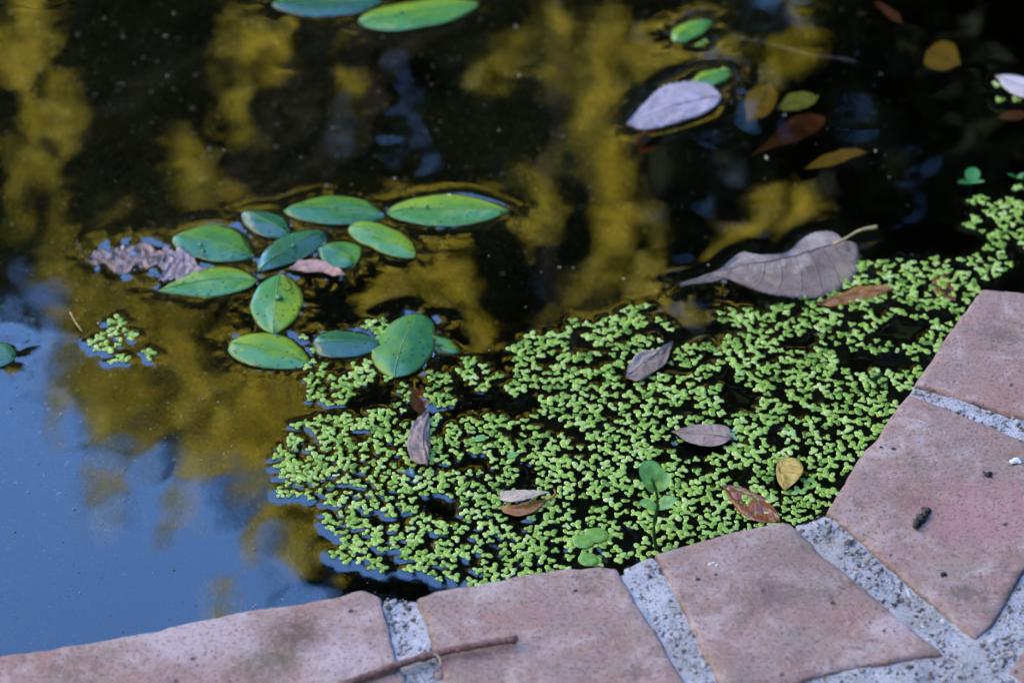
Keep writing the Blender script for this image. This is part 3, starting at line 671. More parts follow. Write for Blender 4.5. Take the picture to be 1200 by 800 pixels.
def S(px, py):                     # a point of the sprig's upright plane above its foot
    d = b0.y; t = R(PITCH) + math.atan((py - 400) / FPX); z = H - d * math.tan(t) * (1 + 0)
    k_ = math.hypot(d, H - z)
    a = (px - 600) / FPX / math.cos(math.atan((py - 400) / FPX)) * k_
    return Vector((a, d, z))
stem(sp, [S(768, 645), S(765, 618), S(770, 592), S(768, 574), S(763, 560)], [.0013, .0012, .0011, .0009, .0007], M['stem_green'])
for b, t, wf, yy in (((767, 566), (751, 551), .85, .006), ((768, 575), (752, 566), .8, -.006), ((769, 574), (787, 564), .75, .004), ((768, 596), (749, 595), .62, -.003),
                     ((769, 596), (792, 592), .58, -.004), ((766, 563), (764, 549), .6, .008)):
    p = S(*b); q = S(*t) - p; q = p + (q.normalized() + Vector((0, .55 + yy * 40, .15))).normalized() * q.length * 1.12; leaflet(p, q, wf * 1.05, M['sprig'], 'leaf', .25, sp)
def seedling(c, tips, z, label):
    p = P(*c, z); t = thing('seedling', p, label, 'plant')
    stem(t, [p + Vector((0, .002, -.02)), p], [.0004, .0006], M['stem_green'])
    for x, y, wf in tips: leaflet(p, P(x, y, z + .003), wf, M['sunk_green'], 'leaf', .15, t)
seedling((1138, 214), [(1141, 196, .6), (1122, 214, .42), (1154, 213, .42)], .002, 'three-leaved dark green seedling in the black water at the right')
seedling((1192, 208), [(1180, 204, .4), (1202, 203, .5), (1199, 210, .4)], .001, 'dim green seedling at the right edge above the duckweed')
seedling((1024, 447), [(1012, 440, .6), (1034, 437, .5), (1040, 451, .55)], -.004, 'dark green seedling sunk in the gap of duckweed near the bricks')
RG = 'round green leaves among the duckweed by the bricks'
for (x, y, r, lb) in ((682, 633, .0060, 'left of three round bright leaves in the front duckweed'), (699, 627, .0068, 'upper right of three round bright leaves in the front duckweed'), (691, 654, .0058, 'lowest of three round bright leaves, touching the brick edge')):
    c = P(x, y, .0022); V = [c + Vector((0, 0, .0004))]; F = []
    for q in range(1, 5):
        for s in range(18):
            a = 2 * math.pi * s / 18; rr = r * q / 4 * (1 - .14 * math.cos(a + x)); V.append(c + Vector((rr * math.cos(a), rr * .92 * math.sin(a), .0006 * (q / 4) ** 2 - (.0012 if q == 4 else 0))))
    for s in range(18): F.append((0, 1 + s, 1 + (s + 1) % 18))
    for q in range(3):
        for s in range(18): F.append((1 + q * 18 + s, 1 + (q + 1) * 18 + s, 1 + (q + 1) * 18 + (s + 1) % 18, 1 + q * 18 + (s + 1) % 18))
    o = mesh_np('round_leaf', V, F, M['frog']); rebase(o, c); tag(o, lb, 'leaf', RG); MENISCUS.append(([Vector((p.x, p.y, 0)) for p in V[-18:]], .0008, 1.0))
for (b, t, wf, lb) in (((556, 516), (570, 512), .6, 'small dark green leaf in the left duckweed, right of the upright dead leaf'), ((594, 536), (608, 531), .5, 'small bluish leaf in the front duckweed above the cream leaf')):
    p = P(*b, .0012); o = leaflet(p, P(*t, .0014), wf, M['sprig'], 'small_leaf'); rebase(o, p); tag(o, lb, 'leaf')

# ------------------------------------------------------------------ duckweed
MAT = [(322, 562), (322, 532), (340, 502), (372, 487), (425, 482), (465, 474), (480, 478), (474, 492), (508, 487), (535, 490), (560, 484), (604, 489), (626, 480), (618, 470), (585, 463), (560, 455), (540, 445), (536, 416), (556, 420), (574, 436),
       (600, 430), (597, 410), (612, 398), (634, 384), (658, 392), (668, 372), (692, 376), (728, 372), (733, 359), (762, 354), (778, 374), (796, 384), (804, 402), (842, 404), (868, 388), (842, 378), (840, 362), (878, 362), (900, 376),
       (904, 362), (925, 352), (962, 344), (1004, 322), (1012, 308), (1042, 304), (1078, 298), (1100, 300), (1112, 308), (1132, 304), (1150, 296), (1158, 282), (1144, 262), (1132, 240), (1150, 230), (1176, 236), (1196, 218), (1216, 214),
       (1240, 262), (1216, 285), (1152, 337), (1108, 398), (1066, 458), (1003, 540), (966, 600), (925, 615), (860, 624), (765, 650), (660, 668), (560, 688), (520, 680), (480, 668), (440, 668), (412, 660), (376, 652), (374, 634), (388, 620), (378, 600), (398, 590), (352, 584), (326, 580)]
LOBES = [[(358, 428), (384, 414), (412, 424), (440, 424), (462, 432), (462, 445), (436, 452), (420, 470), (392, 478), (362, 466)],
         [(468, 452), (505, 436), (528, 440), (532, 448), (520, 462), (536, 472), (500, 480), (470, 468)],
         [(426, 382), (445, 374), (470, 376), (474, 386), (450, 390), (430, 390)]]
HOLES = [(572, 470, 36, 13), (640, 425, 13, 6), (683, 407, 22, 8), (650, 461, 28, 5), (798, 398, 22, 10), (850, 444, 14, 16), (868, 468, 26, 18), (945, 402, 14, 9), (914, 460, 8, 10), (787, 434, 18, 8),
         (1058, 388, 30, 18), (1006, 424, 22, 14), (1046, 424, 24, 12), (948, 396, 14, 9), (1085, 330, 6, 12), (422, 512, 10, 8), (470, 540, 8, 5), (441, 608, 18, 9), (508, 588, 26, 10), (522, 602, 22, 13), (500, 642, 14, 8), (552, 656, 10, 5),
         (864, 556, 10, 10), (745, 562, 8, 8), (905, 512, 11, 13), (824, 546, 14, 8), (400, 572, 12, 4), (700, 445, 14, 5), (755, 392, 12, 5), (725, 470, 12, 5), (640, 500, 14, 6), (690, 530, 14, 5), (590, 505, 14, 6), (620, 560, 14, 6), (700, 590, 12, 6), (990, 385, 12, 6),
         (800, 480, 12, 6), (960, 470, 14, 7), (935, 505, 10, 8), (770, 520, 14, 5), (655, 640, 10, 5), (600, 650, 10, 5), (560, 560, 12, 6), (1020, 395, 10, 6), (900, 420, 12, 5), (980, 440, 10, 6), (1045, 355, 10, 5), (420, 560, 10, 4), (365, 520, 8, 4), (740, 625, 12, 6)]
LEAFPOLY = [[(p.x, p.y) for p in o_] for o_, a_, s_ in MENISCUS]
BBOX = [(min(p[0] for p in q), max(p[0] for p in q), min(p[1] for p in q), max(p[1] for p in q)) for q in LEAFPOLY]
def on_leaf(x, y):
    return any(b[0] < x < b[1] and b[2] < y < b[3] and inside(q, x, y) for q, b in zip(LEAFPOLY, BBOX))
poolpoly = [(p.x, p.y) for p in INNER] + [(P(1290, 352, ZB).x, P(1290, 352, ZB).y), (2, 1.2), (2, 3), (-2, 3)]
spots = []; cell = {}
def far_enough(x, y, d):
    ci, cj = int(x // .006), int(y // .006)
    for a in range(ci - 1, ci + 2):
        for b in range(cj - 1, cj + 2):
            for q in cell.get((a, b), ()):
                if (q[0] - x) ** 2 + (q[1] - y) ** 2 < d * d: return False
    return True
def add_spot(x, y, g=None):
    spots.append((x, y, g)); cell.setdefault((int(x // .006), int(y // .006)), []).append((x, y))
for px, py in ((108, 402), (116, 397), (124, 403), (131, 379), (138, 374), (143, 380), (129, 387), (134, 392), (147, 387), (152, 393), (120, 392), (113, 409), (128, 410), (137, 405), (141, 398), (155, 395), (143, 418), (148, 422), (135, 423), (130, 424), (139, 385), (172, 412), (178, 415), (176, 420)):
    p = P(px, py); add_spot(p.x, p.y, 'raft')
for px, py in ((820, 52), (826, 49), (843, 84), (848, 82), (1168, 100), (1190, 117), (1172, 118), (1138, 266), (1134, 264), (1190, 222), (1194, 220), (356, 395), (368, 411), (1010, 309)):
    p = P(px, py); add_spot(p.x, p.y)
tries = 0
while tries < 60000:
    tries += 1
    px = random.uniform(315, 1245); py = random.uniform(210, 692)
    okp = inside(MAT, px, py) or any(inside(l_, px, py) for l_ in LOBES)
    if not okp: continue
    hb = False
    for hx, hy, hrx, hry in HOLES:
        if ((px - hx) / hrx) ** 2 + ((py - hy) / hry) ** 2 < 1: hb = True; break
    if hb: continue
    p = P(px, py)
    if not inside(poolpoly, p.x, p.y): continue
    dens = noise.noise((p.x * 62, p.y * 62, 1)) + .5 * noise.noise((p.x * 140, p.y * 140, 4))
    near_edge = px > 780 and py > 575
    if dens < -.20 and not near_edge: continue
    if not far_enough(p.x, p.y, .0044 if near_edge else .0048): continue
    if on_leaf(p.x, p.y) and not (850 < px < 905 and 575 < py < 612 and random.random() < .5) and not (985 < px < 1050 and random.random() < .2): continue
    add_spot(p.x, p.y)
def plantlet(seed):
    """two to four small domed fronds joined at their bases"""
    rg = random.Random(seed); V = []; F = []; T = []; nf = rg.choice((2, 3, 3, 3, 4)); a0 = rg.uniform(0, 6.28); tone = rg.uniform(.18, .7); cs = []
    for f in range(nf):
        a = a0 + f * 6.283 / max(3, nf) + rg.uniform(-.35, .35); L = .0019 * rg.uniform(.72, 1.25) * (1 if f < 3 else .7); Wd = L * rg.uniform(.72, .88)
        c = Vector((math.cos(a), math.sin(a), 0)) * L * .97; z = .0005 + .00016 * f + rg.uniform(-.0001, .0002)
        tx, ty = rg.uniform(-.10, .10), rg.uniform(-.10, .10); o = len(V); t = min(1, max(0, tone + rg.uniform(-.2, .25)))
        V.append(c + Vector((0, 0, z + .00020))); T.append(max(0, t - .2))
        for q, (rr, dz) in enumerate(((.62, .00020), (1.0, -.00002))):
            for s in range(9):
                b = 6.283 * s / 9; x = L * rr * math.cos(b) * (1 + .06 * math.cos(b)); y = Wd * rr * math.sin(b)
                V.append(Vector((c.x + x * math.cos(a) - y * math.sin(a), c.y + x * math.sin(a) + y * math.cos(a), z + dz + tx * x + ty * y))); T.append(t + (.34 if q else -.12))  # paler rim, darker middle: glossy rim highlight put into the tone
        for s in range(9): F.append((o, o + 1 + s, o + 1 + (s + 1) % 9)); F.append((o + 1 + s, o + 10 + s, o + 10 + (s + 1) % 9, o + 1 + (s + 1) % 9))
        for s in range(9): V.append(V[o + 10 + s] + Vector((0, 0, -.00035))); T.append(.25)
        for s in range(9): F.append((o + 10 + s, o + 19 + s, o + 19 + (s + 1) % 9, o + 10 + (s + 1) % 9))
        cs.append((c.x, c.y, L))
    return V, F, T, cs
KINDS = [plantlet(100 + i) for i in range(16)]
KMESH = []
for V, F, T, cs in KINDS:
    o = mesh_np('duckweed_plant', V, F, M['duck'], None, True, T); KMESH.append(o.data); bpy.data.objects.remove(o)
FROND = []    # frond centres and radii for the water's menisci
order = sorted(range(len(spots)), key=lambda i: (0 if spots[i][2] else 1, spots[i][1]))
SV = []; SF = []; ST = []
for rank, i in enumerate(order):
    x, y, g = spots[i]; kd = random.randrange(16); r = random.uniform(0, 6.283); s = random.uniform(.70, 1.18) * (.88 if y < P(900, 590).y and x > P(800, 590).x else 1)
    ca, sa = math.cos(r), math.sin(r)
    for cx_, cy_, L in KINDS[kd][3]: FROND.append((x + s * (cx_ * ca - cy_ * sa), y + s * (cx_ * sa + cy_ * ca), L * s))
    if rank < 300:
        o = bpy.data.objects.new('duckweed_plant', KMESH[kd]); o.location = (x, y, 0); o.rotation_euler = (0, 0, r); o.scale = (s, s, s); COL.objects.link(o)
        if g: tag(o, 'pale duckweed plantlet in the small raft floating apart at the left', 'duckweed', 'duckweed plantlets in the small raft at the left')
        else: tag(o, 'bright green duckweed plantlet in the front of the mat, nearest the bricks', 'duckweed', 'duckweed plantlets in the front of the mat')
    else:
        V, F, T, cs = KINDS[kd]; o_ = len(SV); dt = random.uniform(-.2, .15) + (.5 if random.random() < .02 else 0) - (.3 if random.random() < .04 else 0)
        SV += [(x + s * (v.x * ca - v.y * sa), y + s * (v.x * sa + v.y * ca), s * v.z) for v in V]; SF += [tuple(q + o_ for q in f) for f in F]; ST += [t + dt for t in T]
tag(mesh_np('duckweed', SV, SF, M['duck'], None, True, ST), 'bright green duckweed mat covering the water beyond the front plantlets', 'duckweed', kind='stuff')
print('duckweed plantlets', len(spots))

# ------------------------------------------------------------------ water: a body of water whose top bends at every floating leaf
STEP = .0015; gx = np.arange(-.47, .47, STEP); gy = np.arange(.80, 1.70, STEP); nx, ny = len(gx), len(gy)
XX, YY = np.meshgrid(gx, gy); ZZ = np.zeros_like(XX)
LAM = .0055
for poly, A, sd_ in MENISCUS:
    q = np.array([(p.x, p.y) for p in resample(poly + [poly[0]], 90)])
    x0, y0 = q.min(0) - .035; x1, y1 = q.max(0) + .035
    i0, i1 = np.searchsorted(gx, [x0, x1]); j0, j1 = np.searchsorted(gy, [y0, y1])
    if i1 - i0 < 2 or j1 - j0 < 2: continue
    X = XX[j0:j1, i0:i1]; Y = YY[j0:j1, i0:i1]
    a = q[:-1]; b = q[1:]; d2 = np.full(X.shape, 1e9); ins = np.zeros(X.shape, bool); bx_ = np.zeros_like(X); by_ = np.zeros_like(X)
    for (ax_, ay_), (ex, ey) in zip(a, b):
        vx, vy = ex - ax_, ey - ay_; L2 = vx * vx + vy * vy + 1e-12
        t = np.clip(((X - ax_) * vx + (Y - ay_) * vy) / L2, 0, 1); dx = X - ax_ - t * vx; dy = Y - ay_ - t * vy; dd = dx * dx + dy * dy
        m_ = dd < d2; d2 = np.where(m_, dd, d2); bx_ = np.where(m_, dx, bx_); by_ = np.where(m_, dy, by_)
        with np.errstate(divide='ignore', invalid='ignore'):
            cr = ((ay_ > Y) != (ey > Y)) & (X < (ex - ax_) * (Y - ay_) / (ey - ay_ + 1e-15) + ax_)
        ins ^= cr
    d = np.sqrt(d2); th = np.arctan2(by_, bx_)
    # the far margin is pressed down into the water, the near one pulls it up here and there
    far = np.sin(th); lobes = np.sin(th * 2 + sd_) * .5 + np.sin(th * 3 + sd_ * 1.7) * .4
    amp = np.where(far > 0, -A * (.55 + .6 * lobes).clip(0.05, 1.2), A * (lobes - .1).clip(-.2, 1))
    amp = amp * np.clip(np.abs(far) * 3, 0, 1)
    h = amp * np.exp(-np.where(ins, 0, d) / LAM)
    h += np.where(ins, 0, .000008 * np.cos(d * 2 * math.pi / .007) * np.exp(-d / .012))
    ZZ[j0:j1, i0:i1] += h
duck = np.zeros_like(ZZ); k_ = 6
for x, y, L in FROND:
    i = int((x + .47) / STEP); j = int((y - .80) / STEP)
    if i < k_ or j < k_ or i >= nx - k_ or j >= ny - k_: continue
    X = XX[j - k_:j + k_ + 1, i - k_:i + k_ + 1]; Y = YY[j - k_:j + k_ + 1, i - k_:i + k_ + 1]
    d = np.maximum(0, np.hypot(X - x, Y - y) - L); s_ = duck[j - k_:j + k_ + 1, i - k_:i + k_ + 1]
    np.maximum(s_, .00028 * np.exp(-d / .0020), out=s_)
ZZ += duck
fade = np.clip(np.minimum.reduce([XX - gx[0], gx[-1] - XX, YY - gy[0], gy[-1] - YY]) / .02, 0, 1); ZZ *= fade
V = np.stack([XX, YY, ZZ], -1).reshape(-1, 3)
idx = np.arange(nx * ny).reshape(ny, nx); Fg = np.stack([idx[:-1, :-1], idx[:-1, 1:], idx[1:, 1:], idx[1:, :-1]], -1).reshape(-1, 4)
xo0, xo1, yo0, yo1, zb = -2.7, 1.8, .2, 3.9, -.65
xa, xb, ya, yb = gx[0], gx[-1], gy[0], gy[-1]
ex = [(xo0, yo0, 0), (xo1, yo0, 0), (xo1, ya, 0), (xo0, ya, 0), (xo0, yb, 0), (xo1, yb, 0), (xo1, yo1, 0), (xo0, yo1, 0), (xa, ya, 0), (xa, yb, 0), (xb, ya, 0), (xb, yb, 0),
      (xo0, yo0, zb), (xo1, yo0, zb), (xo1, yo1, zb), (xo0, yo1, zb)]
o = nx * ny
Fx = np.array([(0, 1, 2, 3), (4, 5, 6, 7), (3, 8, 9, 4), (10, 2, 5, 11), (12, 15, 14, 13), (0, 12, 13, 1), (1, 13, 14, 6), (6, 14, 15, 7), (7, 15, 12, 0)]) + o
tag(mesh_np('water', np.concatenate([V, np.array(ex)]), np.concatenate([Fg, Fx]), M['water']), kind='structure')

# ------------------------------------------------------------------ small things on the bricks and on the water
tw = [P(x, y, ZB + h) for x, y, h in ((398, 803, .002), (440, 788, .003), (490, 771, .0032), (530, 761, .0045), (552, 757, .005), (580, 752, .005), (604, 749, .005))]
q = smooth_poly(tw, 34); rr = [.0020 * (1 + .25 * noise.noise((i * .9, 0, 0))) * (1.25 if i in (16, 17, 33) else 1) for i in range(34)]
tv, tf = tube(q, rr, 8); twig = mesh_np('twig', tv, tf, M['bark']); rebase(twig, q[17]); tag(twig, 'thin reddish-brown twig lying across the bricks and mortar joint', 'twig')
kn = join(tube([q[22], q[22] + Vector((.002, -.003, .0008))], [.0016, .0007], 6), tube([q[32], q[33] + Vector((.001, .001, .0005))], [.0022, .0019], 7))
kb = mesh_np('bud', kn[0], kn[1], M['bark']); rebase(kb, twig.location); adopt(kb, twig)
stem(twig, [P(508, 765, ZB + .007), P(513, 768, ZB + .006), P(516, 774, ZB + .004), P(515, 780, ZB + .003)], [.0006, .0006, .0004], M['cream_stem'], 'tendril')
c = P(1081, 606, ZB + .003); V = []; F = []
parts = []
for (x, y, r) in ((1075, 612, .0028), (1079, 607, .0032), (1084, 603, .0026), (1088, 598, .0019), (1073, 616, .0018)):
    p = P(x, y, ZB + .0018); vv = [p + Vector(v * r * np.array([1, 1.1, .8])) * (1 + .3 * noise.noise(Vector(v) * 2 + Vector((x, 0, 0)))) for v in ico_v]
    parts.append((vv, [tuple(f) for f in ico_f]))
V, F = join(*parts); o = mesh_np('dropping', V, F, M['crumb']); rebase(o, c); tag(o, 'small black lump of dirt on the brick at the right', 'dirt')
def flecks(name, spots_, mat, label):
    parts = []
    for x, y, r in spots_:
        p = P(x, y, ZB + .0006); parts.append(([p + Vector(v * r * np.array([1.2, 1, .45])) for v in ico_v], [tuple(f) for f in ico_f]))
    V, F = join(*parts); o = mesh_np(name, V, F, mat); rebase(o, P(spots_[0][0], spots_[0][1], ZB)); return tag(o, label, 'dirt')
flecks('white_fleck', [(1187, 541, .0022), (1192, 539, .0025), (1195, 541, .0015)], M['lichen'], 'white bird-dropping fleck on the brick at the right edge')
flecks('dirt_crumb', [(1158, 556, .0020), (1160, 554, .0014), (1153, 553, .0008)], M['crumb'], 'tiny black crumb on the right brick near the white fleck')
flecks('dirt_crumb', [(1106, 672, .0016), (1104, 674, .0009)], M['crumb'], 'tiny black crumb low on the right brick below the black lump')
flecks('dirt_crumb', [(839, 673, .0011)], M['crumb'], 'tiny black dot on the front brick between two wide joints')
flecks('white_fleck', [(832, 661, .0012), (836, 659, .0010), (840, 662, .0009)], M['lichen'], 'pale fleck on the front brick between two wide joints')
th = smooth_poly([P(858, 42, .001), P(905, 52, .001), P(950, 64, .001), P(985, 68, .001), P(1004, 72, .001)], 30); tv, tf = tube(th, [.00009] * 30, 5)
o = mesh_np('thread', tv, tf, M['thread']); rebase(o, th[15]); tag(o, 'thin pale thread stretched on the far water at the upper right', 'thread')
th = smooth_poly([P(82, 366, .003), P(88, 377, .002), P(96, 388, .001)], 10); tv, tf = tube(th, [.0005] * 10, 5)
o = mesh_np('stalk', tv, tf, M['stem_straw']); rebase(o, th[5]); tag(o, 'thin straw-coloured stalk touching the small duckweed raft at the left', 'stalk')
pts = []; rad = []; ton = []
for _ in range(2300):
    px, py = random.uniform(-10, 1080), random.uniform(5, 760)
    p = P(px, py)
    if not inside(poolpoly, p.x, p.y) or on_leaf(p.x, p.y) or inside(MAT, px, py): continue
    if random.random() > np.interp(px, [0, 60, 300, 620, 1080], [.8, 1, .8, .35, .3]) * (.25 + 1.6 * max(0, noise.noise((p.x * 9, p.y * 9, 2)) + .1)) and random.random() > .12: continue
    r = .00036 * math.exp(random.gauss(0, .5)); pts.append((p.x, p.y, .0002)); rad.append(r); ton.append(random.random())
tag(scatter('floating_specks', pts, rad, .45, ton, M['speck']), kind='stuff')

# ------------------------------------------------------------------ trees round the pond (seen as reflections, and what shades the pond)
def tree(name, loc, trunk_h, trunk_r, clumps, mat, leaf, per, spread, label, cat='tree', group=None, limbs=10, tone=(0, 1)):
    """clumps: (N,3) clump centres relative to loc; every clump is a bunch of small leaves"""
    t = thing(name, loc, label, cat, group); C_ = np.asarray(clumps); N = len(C_) * per
    cen = np.repeat(C_, per, 0) + RNG.standard_normal((N, 3)) * np.array(spread)
    a = RNG.standard_normal((N, 3)); a[:, 2] -= .5; a /= np.linalg.norm(a, axis=1, keepdims=True)
    b = np.cross(a, RNG.standard_normal((N, 3))); b /= np.linalg.norm(b, axis=1, keepdims=True)
    L = leaf * RNG.uniform(.7, 1.3, (N, 1)); Wd = L * .42
    vv = np.stack([cen - a * L * .5, cen + b * Wd * .5, cen + a * L * .5, cen - b * Wd * .5], 1).reshape(-1, 3)
    tn = np.repeat(np.repeat(RNG.uniform(*tone, len(C_)), per) * .7 + RNG.uniform(0, .3, N), 4)
    mesh_np('crown', vv, np.arange(N * 4).reshape(-1, 4), mat, t, False, tn)
    top = C_[:, 2].max(); parts = [tube([(0, 0, -.1), (.05, 0, trunk_h * .5), (0, .05, trunk_h), (.05, 0, top * .85)], [trunk_r * 1.2, trunk_r, trunk_r * .8, trunk_r * .15], 9)]
    for i in RNG.choice(len(C_), min(limbs, len(C_)), replace=False):
        e = Vector(C_[i]); s = Vector((0, 0, min(trunk_h + (e.z - trunk_h) * .3, top * .7))); m_ = s.lerp(e, .5) + Vector((0, 0, .15))
        parts.append(tube([s, m_, e], [trunk_r * .22, trunk_r * .12, .008], 6))
    V, F = join(*parts); mesh_np('trunk', V, F, M['trunk'], t); return t
def cloud(n, f):
    res = []
    while len(res) < n:
        p = f()
        if p is not None: res.append(p)
    return res
# the yellow-olive tree straight ahead is loose: bunches of leaves with dark gaps between. Where each bunch hangs
# follows from where the water mirrors it (centre and half size in the photograph, fullness).
BUNCH = [(20, 50, 42, 50, 1), (70, 150, 50, 45, .6), (150, 95, 20, 12, .6), (285, 35, 42, 32, 1), (330, 55, 26, 28, .9), (275, 130, 15, 60, 1), (300, 170, 12, 50, .7), (215, 185, 30, 13, 1), (250, 232, 38, 24, .9),
         (410, 20, 20, 14, .7), (405, 120, 18, 55, .5), (420, 190, 14, 30, .6), (640, 50, 19, 48, 1), (600, 72, 20, 22, .9), (675, 88, 16, 34, 1), (575, 75, 11, 14, .8), (720, 60, 26, 45, 1), (770, 85, 36, 36, 1), (700, 150, 30, 55, 1.1),
         (822, 50, 34, 38, 1), (865, 90, 34, 26, .6), (930, 70, 44, 30, .6), (640, 232, 55, 24, .8), (690, 205, 32, 45, .9), (742, 270, 44, 34, .9), (600, 262, 34, 24, .6), (480, 312, 36, 24, .8), (545, 330, 36, 22, .8),
         (560, 398, 32, 26, .9), (468, 352, 44, 22, .8), (682, 322, 44, 24, .9), (648, 352, 34, 20, .8), (762, 350, 36, 20, .8), (842, 320, 26, 16, .7), (930, 250, 46, 26, .7), (880, 284, 32, 18, .7), (1022, 318, 14, 24, .5), (800, 380, 30, 16, .5),
         (72, 330, 22, 55, .8), (98, 400, 34, 64, 1), (130, 336, 36, 34, .8), (180, 440, 52, 52, 1), (240, 440, 36, 34, 1), (150, 500, 50, 40, .9), (262, 520, 52, 42, 1), (332, 480, 36, 34, .9), (332, 560, 40, 50, .9), (230, 556, 20, 34, .9), (290, 622, 15, 38, .9),
         (205, 600, 9, 36, .7), (170, 380, 36, 34, .8), (250, 370, 44, 24, .7), (332, 432, 36, 20, .8), (356, 620, 26, 34, .8), (400, 645, 18, 16, .7), (420, 520, 30, 26, .5), (75, 470, 16, 24, .6), (128, 585, 12, 28, .6), (318, 684, 12, 22, .5), (270, 694, 9, 26, .6),
         (430, 250, 40, 12, .5), (330, 300, 50, 24, .5), (100, 250, 40, 22, .5), (20, 220, 20, 40, .6), (470, 640, 20, 20, .3), (500, 670, 20, 14, .3)]
def mirrored(px, py, y):
    """the point at distance y that the level water shows in a picture position"""
    p = P(px, py); d = p - Vector((0, 0, H)); t = (y - p.y) / d.y
    return (p.x + d.x * t, y, -d.z * t)
clumps = []
for bx_, by_, rx_, ry_, dn in BUNCH:
    for _ in range(max(2, int(dn * rx_ * ry_ / 62))):
        a_, q_ = random.uniform(0, 6.283), math.sqrt(random.random())
        u_, v_ = bx_ + .95 * rx_ * q_ * math.cos(a_), by_ + .95 * ry_ * q_ * math.sin(a_)
        if noise.noise((u_ / 17, v_ / 26, 2)) + .5 * noise.noise((u_ / 8, v_ / 11, 5)) < (-.12 if v_ > 420 and u_ < 450 else .05): continue
        x_, y_, z_ = mirrored(u_, v_, 9.4 + random.uniform(-.9, .9))
        clumps.append((x_ - .15, y_ - 9.4, z_))
tree('olive_leaved_tree', (.15, 9.4, 0), 2.4, .075, clumps, M['olive'], .065, 22, (.035, .05, .055), 'yellow-olive leaved tree on the far bank, mirrored in the water', limbs=7)
# dark evergreens behind and at the right
def conic(hh, r0, z0=.4, gaps=None):
    def f():
        z = random.uniform(z0, hh); r = r0 * (1 - .75 * (z / hh) ** 1.6) * math.sqrt(random.random()); a = random.uniform(0, 6.283)
        p = (r * math.cos(a), r * math.sin(a), z)
        if gaps is not None:
            qx, qy, qz = p[0] + gaps[0], p[1] + gaps[1], -z - H
            dep = qy * FW[1] + qz * FW[2]; sx_ = 600 + FPX * qx / dep; sy_ = 400 - FPX * (qy * UP[1] + qz * UP[2]) / dep
            for hx, hy, hr in ((382, 115, 62), (385, 170, 56), (462, 68, 66), (515, 180, 62), (600, 325, 54), (745, 330, 30)):
                if (sx_ - hx) ** 2 + (sy_ - hy) ** 2 < hr * hr: return None
        return p
    return f
DG = 'dark evergreens around the pond'
for (x, y, hh, r0, nn, seen, lb) in ((1.9, 12.9, 20, 3.5, 1000, 3.1, 'tallest dark evergreen behind the olive tree'), (4.4, 12.8, 12, 2.0, 500, None, 'dark evergreen at the right behind the olive tree'),
                              (3.3, 10.9, 8.6, 1.3, 400, None, 'dark evergreen just right of the olive tree crown'), (3.9, 7.0, 7.4, 1.6, 430, None, 'dark evergreen right of the olive tree'), (3.6, 4.6, 10, 1.45, 390, 0, 'dark evergreen on the right bank, nearer'),
                              (3.3, 1.9, 9, 1.4, 390, 0, 'dark evergreen at the right side of the pond'), (3.3, -.6, 9, 1.4, 390, 0, 'dark evergreen to the right of the viewer'), (3.2, -3.0, 9, 1.4, 390, 0, 'dark evergreen behind the viewer at the right'),
                              (.8, -3.6, 7, 1.4, 330, 0, 'unseen dark evergreen added straight behind the viewer to cut the skylight'), (-1.6, -3.4, 7, 1.4, 330, 0, 'unseen dark evergreen added behind the viewer at the left to cut the skylight'),  # both unseen, added to enclose the pond and cut its skylight
                              (-.9, 13.2, 11.6, 2.2, 640, 7.3, 'lower dark evergreen behind the left part of the olive tree'), (-3.7, 13.4, 9.2, 1.5, 380, 1, 'short dark evergreen at the left end of the row'), (-2.3, 13.5, 10.5, 1.7, 420, 9.1, 'lowest dark evergreen at the far left')):
    far_ = seen != 0
    tree('evergreen_tree', (x, y, 0), hh * .5, .15, cloud(nn, conic(hh, r0, .4, (x, y) if far_ else None)), M['dark'], .20 if far_ else .36, 90 if far_ else 60, (.24, .24, .24), lb, group=DG, limbs=12)

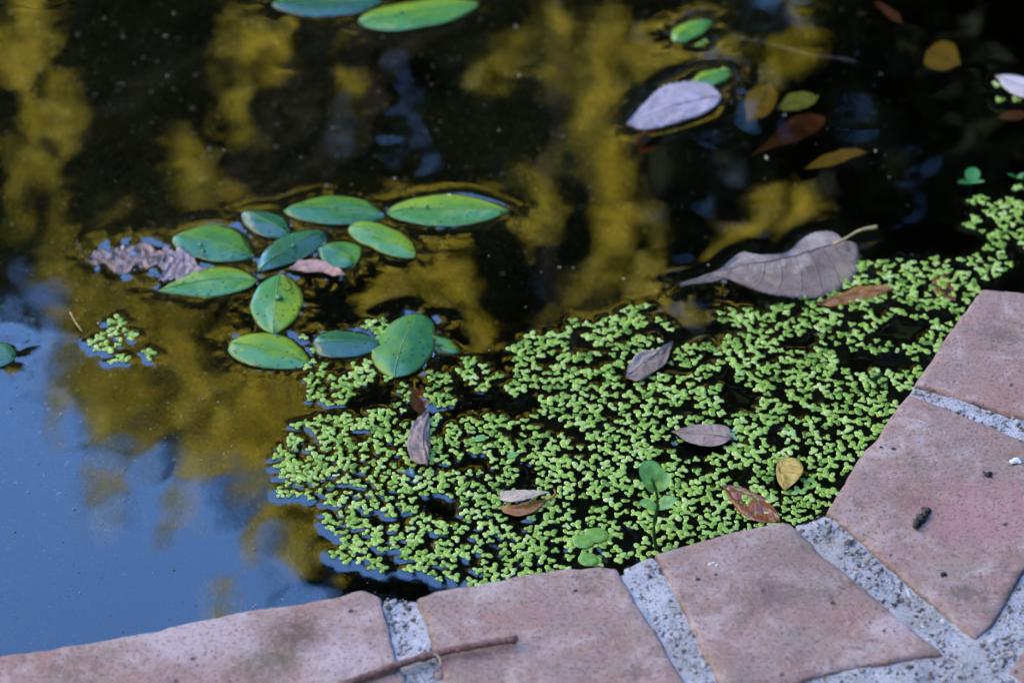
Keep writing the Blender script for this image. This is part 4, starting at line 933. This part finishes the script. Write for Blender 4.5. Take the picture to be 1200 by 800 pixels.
# ------------------------------------------------------------------ the house on the left: unseen, added so its sunny wall throws warm fill
def box(x0, x1, y0, y1, z0, z1):
    V = [(x, y, z) for z in (z0, z1) for y in (y0, y1) for x in (x0, x1)]
    return V, [(0, 2, 3, 1), (4, 5, 7, 6), (0, 1, 5, 4), (2, 6, 7, 3), (0, 4, 6, 2), (1, 3, 7, 5)]
M['plaster'] = mat_plain('cream_plaster', (.62, .50, .34), .9, .2, 6, .12, .3); M['tile'] = mat_plain('clay_roof', (.32, .13, .08), .9, .2, 4, .3, .5)
M['frame'] = mat_plain('white_frame', (.75, .74, .7), .5); M['glass'] = mat_plain('dark_glass', (.03, .035, .04), .08, .5)
hs = thing('fill_house', (-6, 1.5, 0), 'cream plastered house with a clay roof, unseen, added left of the pond for warm bounced light', 'fill_house')
def hp(name, shapes, m, parent=None):
    V, F = join(*shapes); o = mesh_np(name, V, F, M[m], None, False); rebase(o, (-6, 1.5, 0)); adopt(o, hs)
    if parent: o.parent = parent; o.matrix_parent_inverse = Matrix.Translation(-Vector(hs.location)) if False else Matrix.Identity(4); o.location = (0, 0, 0)
    return o
hp('wall', [box(-9.5, -4.2, -4, 7, 0, 6.6)], 'plaster')
hp('roof', [([(-9.9, -4.4, 6.6), (-3.8, -4.4, 6.6), (-3.8, 7.4, 6.6), (-9.9, 7.4, 6.6), (-6.85, -4.4, 8.4), (-6.85, 7.4, 8.4)], [(0, 1, 2, 3), (0, 4, 1), (3, 2, 5), (1, 4, 5, 2), (0, 3, 5, 4)])], 'tile')
for yy in (-2.4, .4, 3.2):
    for zz in (.9, 4.0):
        f = hp('window', [box(-4.2, -4.13, yy, yy + 1.1, zz, zz + .07), box(-4.2, -4.13, yy, yy + 1.1, zz + 1.33, zz + 1.4), box(-4.2, -4.13, yy, yy + .07, zz + .07, zz + 1.33), box(-4.2, -4.13, yy + 1.03, yy + 1.1, zz + .07, zz + 1.33)], 'frame')
        hp('pane', [box(-4.2, -4.17, yy + .07, yy + 1.03, zz + .07, zz + 1.33)], 'glass', f)
